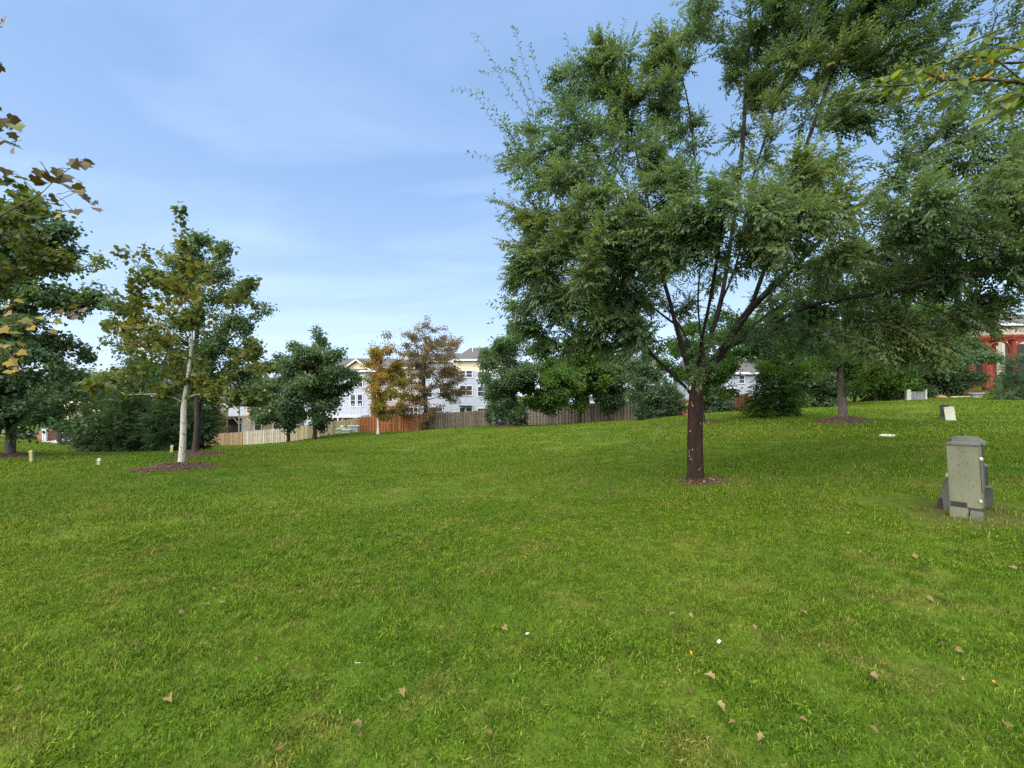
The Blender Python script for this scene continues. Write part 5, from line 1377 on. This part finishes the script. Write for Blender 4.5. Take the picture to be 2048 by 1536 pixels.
# pair further off
v0 = ground_px(1900, 17.0)
pd = thing('utility_pedestal', 'pale leaning utility pedestal on the right rise', 'pedestal', v0)
pd.rotation_euler = (0, R(-5), R(-50)); pd.scale = (.7, .8, 1)
m_ = MB(); m_.prism(arch(0.40, 0.58, 0.03), -0.14, 0.14); m_.build('cover', 'pedestal_pale', pd, (0, 0, -0.02), bevel=0.015)
m_ = MB(); m_.prism(arch(0.42, 0.05, 0.02), -0.15, 0.15); m_.build('cap', 'pedestal_pale', pd, (0, 0, 0.53), bevel=0.012)
m_ = MB(); m_.box(-0.21, 0.21, -0.15, 0.15, -0.1, 0.08); m_.build('base', 'pedestal_pale', pd, bevel=0.01)
v1 = ground_px(1888, 17.5)
pd = thing('utility_pedestal', 'dark grey square pedestal behind the pale leaning one', 'pedestal', v1, R(-44)); pd.scale = (.7, .8, 1)
m_ = MB(); m_.box(-0.20, 0.20, -0.16, 0.16, 0.16, 0.62); m_.build('cover', 'pedestal_dark', pd, bevel=0.012)
m_ = MB(); m_.box(-0.22, 0.22, -0.18, 0.18, 0.62, 0.655); m_.build('cap', 'pedestal_grey', pd, bevel=0.01)
m_ = MB(); m_.box(-0.24, 0.22, -0.18, 0.18, -0.1, 0.158); m_.build('base', 'pedestal_grey', pd, bevel=0.01)
# access cover in the lawn
c0 = ground_px(1774, 12.0)
lid = thing('access_cover', 'pale round utility cover set flush in the lawn', 'cover', c0)
m_ = MB(); m_.lathe([(0.19, -0.06), (0.20, 0.02), (0.185, 0.035)], 24); m_.build('ring', 'concrete_pale', lid)
m_ = MB(); m_.lathe([(0.16, 0.0), (0.165, 0.045), (0.14, 0.055)], 24); m_.build('lid', 'pedestal_pale', lid)
MULCH.append((c0[0], c0[1], 0.24))
# slatted screen on the right rise
s0 = ground_px(1831, 32.0); ss = 32.0 / F
sc_ = thing('slatted_screen', 'small utility screen of grey slats between white posts', 'screen', s0)
for x_ in (-16, 19):
    m_ = MB(); m_.box(x_ * ss - (0.16 if x_ < 0 else 0.06), x_ * ss + (0.16 if x_ < 0 else 0.06), -0.1, 0.1, -0.3, 0.82); m_.build('end_post', 'pedestal_pale', sc_, bevel=0.02)
m_ = MB(); m_.box(-0.022, 0.022, -0.02, 0.02, 0.0, 0.66); sl = m_.mesh('slat', 'box_bluegrey')
for i in range(11): link('slat', sl, sc_, (-11 * ss + i * 2.75 * ss, -0.09, 0.0))
m_ = MB(); m_.box(-12 * ss, 18 * ss, -0.06, 0.35, -0.2, 0.64); m_.build('cabinet', 'pedestal_dark', sc_)
# white planter and odds and ends by the pergola
w0 = ground_px(1953, 30.0)
pl_ = thing('planter_pot', 'white round planter bowl with low plants near the pergola', 'planter', w0)
m_ = MB(); m_.lathe([(0.20, -0.05), (0.24, 0.05), (0.33, 0.30), (0.40, 0.32), (0.40, 0.36), (0.33, 0.36), (0.30, 0.30)], 20); m_.build('pot', 'trim_white', pl_, smooth=True)
temps, npl, tw = LEAFKINDS['small']
pp = rng.normal(0, .15, (60, 3)) * (1, 1, .5) + (0, 0, .45)
link('plants', crown_mesh('plants', temps, npl, pp, rng.normal(0, 1, (60, 3)) + (0, 0, .5), rng.normal(0, .4, (60, 3)) + (0, 0, 1), rng.uniform(.4, .8, 60), 'leaf_brown', lambda q_: np.full(len(q_), .4), tw), pl_)
e0 = ground_px(1900, 33.0)
o = thing('edging_log', 'pale edging timbers lying along the bed beside the planter', 'timber', e0)
m_ = MB(); m_.box(0.1, 1.5, -0.1, 0.1, -0.05, 0.16); m_.build('timber', 'wood_silver', o, bevel=0.02)
m_ = MB(); m_.box(1.53, 2.6, -0.1, 0.1, -0.05, 0.16); m_.build('timber', 'box_bluegrey', o, bevel=0.02)
e1 = ground_px(1882, 33.0)
o = thing('garden_rock', 'brown and tan rock at the end of the edging timbers', 'rock', e1)
m_ = MB(); m_.lathe([(0.25, -0.1), (0.36, 0.08), (0.28, 0.22), (0.08, 0.28)], 9); m_.build('rock', 'wood_tan', o, bevel=0.03)
# sage utility boxes before the cedar fence
for (px, w_, hh, mat_, lab) in ((683, .95, .62, 'box_sage', 'low sage green utility box with domed cap before the beige fence'), (694, .9, .38, 'box_sage', 'flat sage green utility vault between two boxes'), (708, 1.05, .78, 'box_bluegrey', 'blue grey transformer box at the cedar fence corner')):
    g0 = ground_px(px, 45.2 if px != 694 else 44.4)
    o = thing('utility_box', lab, 'box', g0, R(8), group='utility boxes at the fence')
    m_ = MB(); m_.box(-w_ / 2, w_ / 2, -.4, .4, -.2, hh, .03, .03); m_.build('housing', mat_, o, bevel=.03)
    m_ = MB(); m_.box(-w_ / 2 - .03, w_ / 2 + .03, -.43, .43, hh + .001, hh + .06, .05, .05); m_.build('lid', mat_, o, bevel=.015)
    if px == 683:
        m_ = MB(); m_.lathe([(.24, 0), (.24, .16), (.17, .30), (.05, .34)], 14); m_.build('dome', 'pedestal_pale', o, (0.1, 0, hh + .06))
# white storm gate by the fence corner
g0 = ground_px(1281, 41.0); gs = 41.0 / F
gt = thing('yard_gate', 'white framed yard gate beside the end of the long grey fence', 'gate', g0)
for x_ in (-7, 7):
    m_ = MB(); m_.box(x_ * gs - .07, x_ * gs + .07, -.07, .07, -.2, 1.85); m_.build('gate_post', 'trim_white', gt)
for z_ in (0.1, .55, 1.1, 1.7):
    m_ = MB(); m_.box(-6 * gs, 6 * gs, -.03, .03, z_, z_ + .09); m_.build('gate_rail', 'trim_white', gt)
m_ = MB(); m_.box(-6 * gs, 6 * gs, -.008, .008, .19, 1.7); m_.build('gate_panel', 'box_bluegrey', gt)
# marker stakes on the left bank
for (px, py, Y, hp, lab) in ((68, 934, 13.5, 25, 'yellow green marker stake before the broad maple'), (202, 932, 13.0, 15, 'short marker stake with pale top in the swale'), (346, 911, 16.5, 17, 'pale marker stake beside the dark mulch mound'), (438, 900, 30.0, 13, 'thin dark marker stake before the tan fence')):
    g0 = ground_px(px, Y); k = Y / F
    o = thing('marker_stake', lab, 'stake', g0)
    o.rotation_euler = (R(2), R(rng.uniform(-4, 4)), R(20))
    m_ = MB(); m_.box(-.045, .045, -.045, .045, -.2, hp * k, .006, .006); m_.build('stake', 'wood_stake' if px != 438 else 'wood_deckdark', o, bevel=.006)
    m_ = MB(); m_.box(-.047, .047, -.047, .047, hp * k - .07, hp * k + .004, .01, .01); m_.build('tip', 'pedestal_pale' if px in (202, 346) else 'wood_stake', o, bevel=.006)

# ------------------------------------------------------------------ fallen leaves
def ground_hit(px, py):
    lo, hi = 1.2, 60.0
    Y = lo
    while Y < hi:
        p = at(px, py, Y)
        if p[2] <= gz(p[0], p[1]): break
        Y *= 1.01
    return p
FT = {}
for k, (nm, tone_) in enumerate((('tan', .75), ('brown', .25), ('gold', 1.0))):
    lv, lf = leaf_oval(0.075, 0.75) if nm != 'tan' else leaf_lobed(0.075, .8, .9)
    FT[nm] = mesh_np('fallen_leaf', lv, lf, ['leaf_fallen'], tone=np.full(len(lv), tone_))
lab = {'tan': 'dry tan leaf lying on the lawn', 'brown': 'curled brown leaf lying on the lawn', 'gold': 'golden yellow leaf lying on the lawn'}
FLV = [(218, 1043, 'tan'), (425, 1188, 'tan'), (418, 1215, 'tan'), (440, 1217, 'tan'), (655, 1190, 'tan'), (360, 1238, 'tan'), (600, 1193, 'tan'), (95, 1288, 'tan'), (45, 1392, 'tan'), (808, 1392, 'tan'),
       (720, 1470, 'tan'), (718, 1490, 'brown'), (1470, 1465, 'tan'), (1530, 1490, 'tan'), (1380, 1315, 'gold'), (1985, 1378, 'gold'), (2010, 1465, 'tan'), (1770, 1340, 'gold'), (1500, 1178, 'brown'), (1300, 1232, 'tan'),
       (1010, 1265, 'tan'), (1318, 985, 'tan'), (1453, 983, 'tan'), (1825, 1118, 'tan'), (1720, 1150, 'brown'), (1855, 1205, 'tan'), (1570, 1235, 'brown'), (1600, 1235, 'tan'), (1690, 1255, 'brown'), (1505, 1262, 'tan'),
       (1890, 1300, 'brown'), (1910, 1310, 'tan'), (1435, 1425, 'tan'), (1378, 1390, 'brown'), (1425, 1375, 'tan'), (1970, 1445, 'brown'), (1600, 1450, 'brown'), (1740, 1465, 'brown'), (1740, 1365, 'tan'), (1920, 1370, 'tan'),
       (265, 1020, 'tan'), (285, 1015, 'tan'), (700, 975, 'brown'), (405, 1015, 'brown'), (520, 1330, 'brown'), (340, 1410, 'tan'), (570, 1505, 'brown'), (270, 1300, 'brown'), (575, 1262, 'tan'), (720, 1175, 'tan'),
       (1150, 1085, 'brown'), (1290, 962, 'tan'), (1560, 1020, 'tan'), (1700, 1075, 'tan'), (1350, 1240, 'tan'), (1380, 1240, 'tan'), (900, 1330, 'brown'), (970, 1475, 'brown'), (2030, 1150, 'tan'), (1985, 1060, 'gold'), (480, 960, 'tan'), (930, 1010, 'tan')]
for (px, py, k) in FLV:
    p = ground_hit(px + rng.uniform(-3, 3), py)
    o = link('fallen_leaf', FT[k], None, (p[0], p[1], gz(p[0], p[1]) + 0.030), label=lab[k], category='leaf', group='%s fallen leaves' % k)
    s_ = rng.uniform(.38, .75)
    o.scale = (s_, s_, s_); o.rotation_euler = (rng.normal(0, .5), rng.normal(0, .5), rng.uniform(0, 6.28))
for (px, py) in ((1055, 1278), (1438, 1298), (716, 1337)):
    p = ground_hit(px, py)
    m_ = MB(); m_.box(-.008, .008, -.013, .013, 0, .004); o = m_.build('paper_scrap', 'box_bluegrey', None, (p[0], p[1], gz(p[0], p[1]) + .03), label='tiny pale paper scrap caught in the grass', category='scrap', group='paper scraps')
    o.rotation_euler = (.4, .3, rng.uniform(0, 6))

# ------------------------------------------------------------------ grass
def tuft(name, nblade, rad_, h0, h1, w0, w1, seed):
    q_ = np.random.default_rng(seed)
    n = nblade
    a_ = q_.uniform(0, 6.28, n); r_ = np.sqrt(q_.uniform(0, 1, n)) * rad_
    bx, by = r_ * np.cos(a_), r_ * np.sin(a_)
    hh = q_.uniform(h0, h1, n); w = q_.uniform(w0, w1, n) / 2
    fa = q_.uniform(0, 6.28, n)
    ln = np.abs(q_.normal(0.6, 0.5, n)) * hh
    lx, ly = np.cos(fa) * ln, np.sin(fa) * ln
    pa = fa + q_.choice((-1, 1), n) * q_.uniform(.6, 2.2, n)
    sx_, sy_ = np.cos(pa) * w, np.sin(pa) * w
    z = np.full(n, -0.015)
    V = np.stack([np.c_[bx - sx_, by - sy_, z], np.c_[bx + sx_, by + sy_, z],
                  np.c_[bx + lx * .35 - sx_ * .85, by + ly * .35 - sy_ * .85, hh * .62], np.c_[bx + lx * .35 + sx_ * .85, by + ly * .35 + sy_ * .85, hh * .62],
                  np.c_[bx + lx * 1.15, by + ly * 1.15, hh * .97]], 1)
    Fc = np.array([(0, 1, 3), (0, 3, 2), (2, 3, 4)])
    f = Fc[None] + (np.arange(n) * 5)[:, None, None]
    t = np.repeat(np.where(q_.uniform(0, 1, n) < .09, q_.uniform(.86, 1, n), np.clip(q_.beta(1.6, 2.0, n), 0, .9)), 5)
    return mesh_np(name, V.reshape(-1, 3), f.reshape(-1, 3), ['grass_blade'], tone=t)
tcol = bpy.data.collections.new('grass_tufts')
specs = [('near', 6, 44, .12, .010, .036, .0028, .0054), ('broad', 2, 34, .11, .012, .028, .007, .013), ('mid', 4, 90, .26, .018, .05, .005, .009), ('far', 4, 150, .62, .03, .065, .010, .018)]
ki = 0; KIND = {}
for (nm, cnt, nb_, rd, h0, h1, w0, w1) in specs:
    KIND[nm] = []
    for k in range(cnt):
        o = bpy.data.objects.new('tuft_%02d' % ki, tuft('tuft', nb_, rd, h0, h1, w0, w1, 100 + ki)); tcol.objects.link(o)
        KIND[nm].append(ki); ki += 1
def field(dmin, dmax, density, kinds, fade=0.12):
    A = 2.6
    n = int(A * (dmax ** 2 - dmin ** 2) / 2 * density)
    r_ = np.sqrt(rng.uniform(dmin ** 2, dmax ** 2, n)); t = rng.uniform(-A / 2, A / 2, n)
    x = r_ * np.sin(t); y = r_ * np.cos(t)
    return x, y, rng.choice(kinds, n)
xs, ys, ks = [], [], []
for a_ in ((0.9, 7.2, 235, KIND['near']), (0.9, 7.2, 95, KIND['broad']), (6.4, 17.5, 24, KIND['mid']), (15.5, 52, 4.2, KIND['far'])):
    x, y, k = field(*a_); xs.append(x); ys.append(y); ks.append(k)
xs, ys, ks = map(np.concatenate, (xs, ys, ks))
keep = np.ones(len(xs), bool)
pn = lump(np.c_[xs, ys, 0 * xs], 1.3, 21); isb = np.isin(ks, KIND['broad'])
keep &= ~isb | (pn > 0.15)                                   # broad leaved weeds grow in patches
keep &= isb | (lump(np.c_[xs, ys, 0 * xs], 2.6, 22) > -0.95) | (rng.uniform(0, 1, len(xs)) < .35)   # thin spots
for (mx_, my_, mr) in MULCH: keep &= (xs - mx_) ** 2 + (ys - my_) ** 2 > mr ** 2
# thin, trodden ground round the pedestals
dped = np.hypot(xs - u0[0], ys - u0[1]); keep &= rng.uniform(0, 1, len(xs)) < np.clip((dped - 0.15) / 1.2, 0.12, 1)
xs, ys, ks = xs[keep], ys[keep], ks[keep]
zs = height(xs, ys)
pts = bpy.data.meshes.new('grass')
pts.vertices.add(len(xs)); pts.vertices.foreach_set('co', np.c_[xs, ys, zs].astype(np.float32).ravel())
for nm, ty, dat in (('kind_index', 'INT', ks.astype(np.int32)), ('turn', 'FLOAT', rng.uniform(0, 6.28, len(xs)).astype(np.float32)),
                    ('size', 'FLOAT', (rng.uniform(.75, 1.2, len(xs)) * (1 + .25 * lump(np.c_[xs, ys, 0 * xs], 1.1, 9))).astype(np.float32))):
    pts.attributes.new(nm, ty, 'POINT').data.foreach_set('value', dat)
go = link('grass', pts, None, kind='stuff', label='short mown green grass covering the lawn', category='grass')
pts.materials.append(MATS['grass_blade'])
ng = bpy.data.node_groups.new('grass_scatter', 'GeometryNodeTree')
ng.interface.new_socket('Geometry', in_out='INPUT', socket_type='NodeSocketGeometry')
ng.interface.new_socket('Geometry', in_out='OUTPUT', socket_type='NodeSocketGeometry')
N_ = ng.nodes; Lk = ng.links.new
gi = N_.new('NodeGroupInput'); gout = N_.new('NodeGroupOutput')
ci = N_.new('GeometryNodeCollectionInfo'); ci.inputs['Collection'].default_value = tcol
ci.inputs['Separate Children'].default_value = True; ci.inputs['Reset Children'].default_value = True
iop = N_.new('GeometryNodeInstanceOnPoints'); iop.inputs['Pick Instance'].default_value = True
def named(nm, ty):
    n = N_.new('GeometryNodeInputNamedAttribute'); n.data_type = ty; n.inputs['Name'].default_value = nm; return n.outputs['Attribute']
cmb = N_.new('ShaderNodeCombineXYZ'); Lk(named('turn', 'FLOAT'), cmb.inputs[2])
e2r = N_.new('FunctionNodeEulerToRotation'); Lk(cmb.outputs[0], e2r.inputs[0])
Lk(gi.outputs[0], iop.inputs['Points']); Lk(ci.outputs[0], iop.inputs['Instance']); Lk(named('kind_index', 'INT'), iop.inputs['Instance Index'])
Lk(e2r.outputs[0], iop.inputs['Rotation']); Lk(named('size', 'FLOAT'), iop.inputs['Scale'])
Lk(iop.outputs[0], gout.inputs[0])
md = go.modifiers.new('scatter', 'NODES'); md.node_group = ng
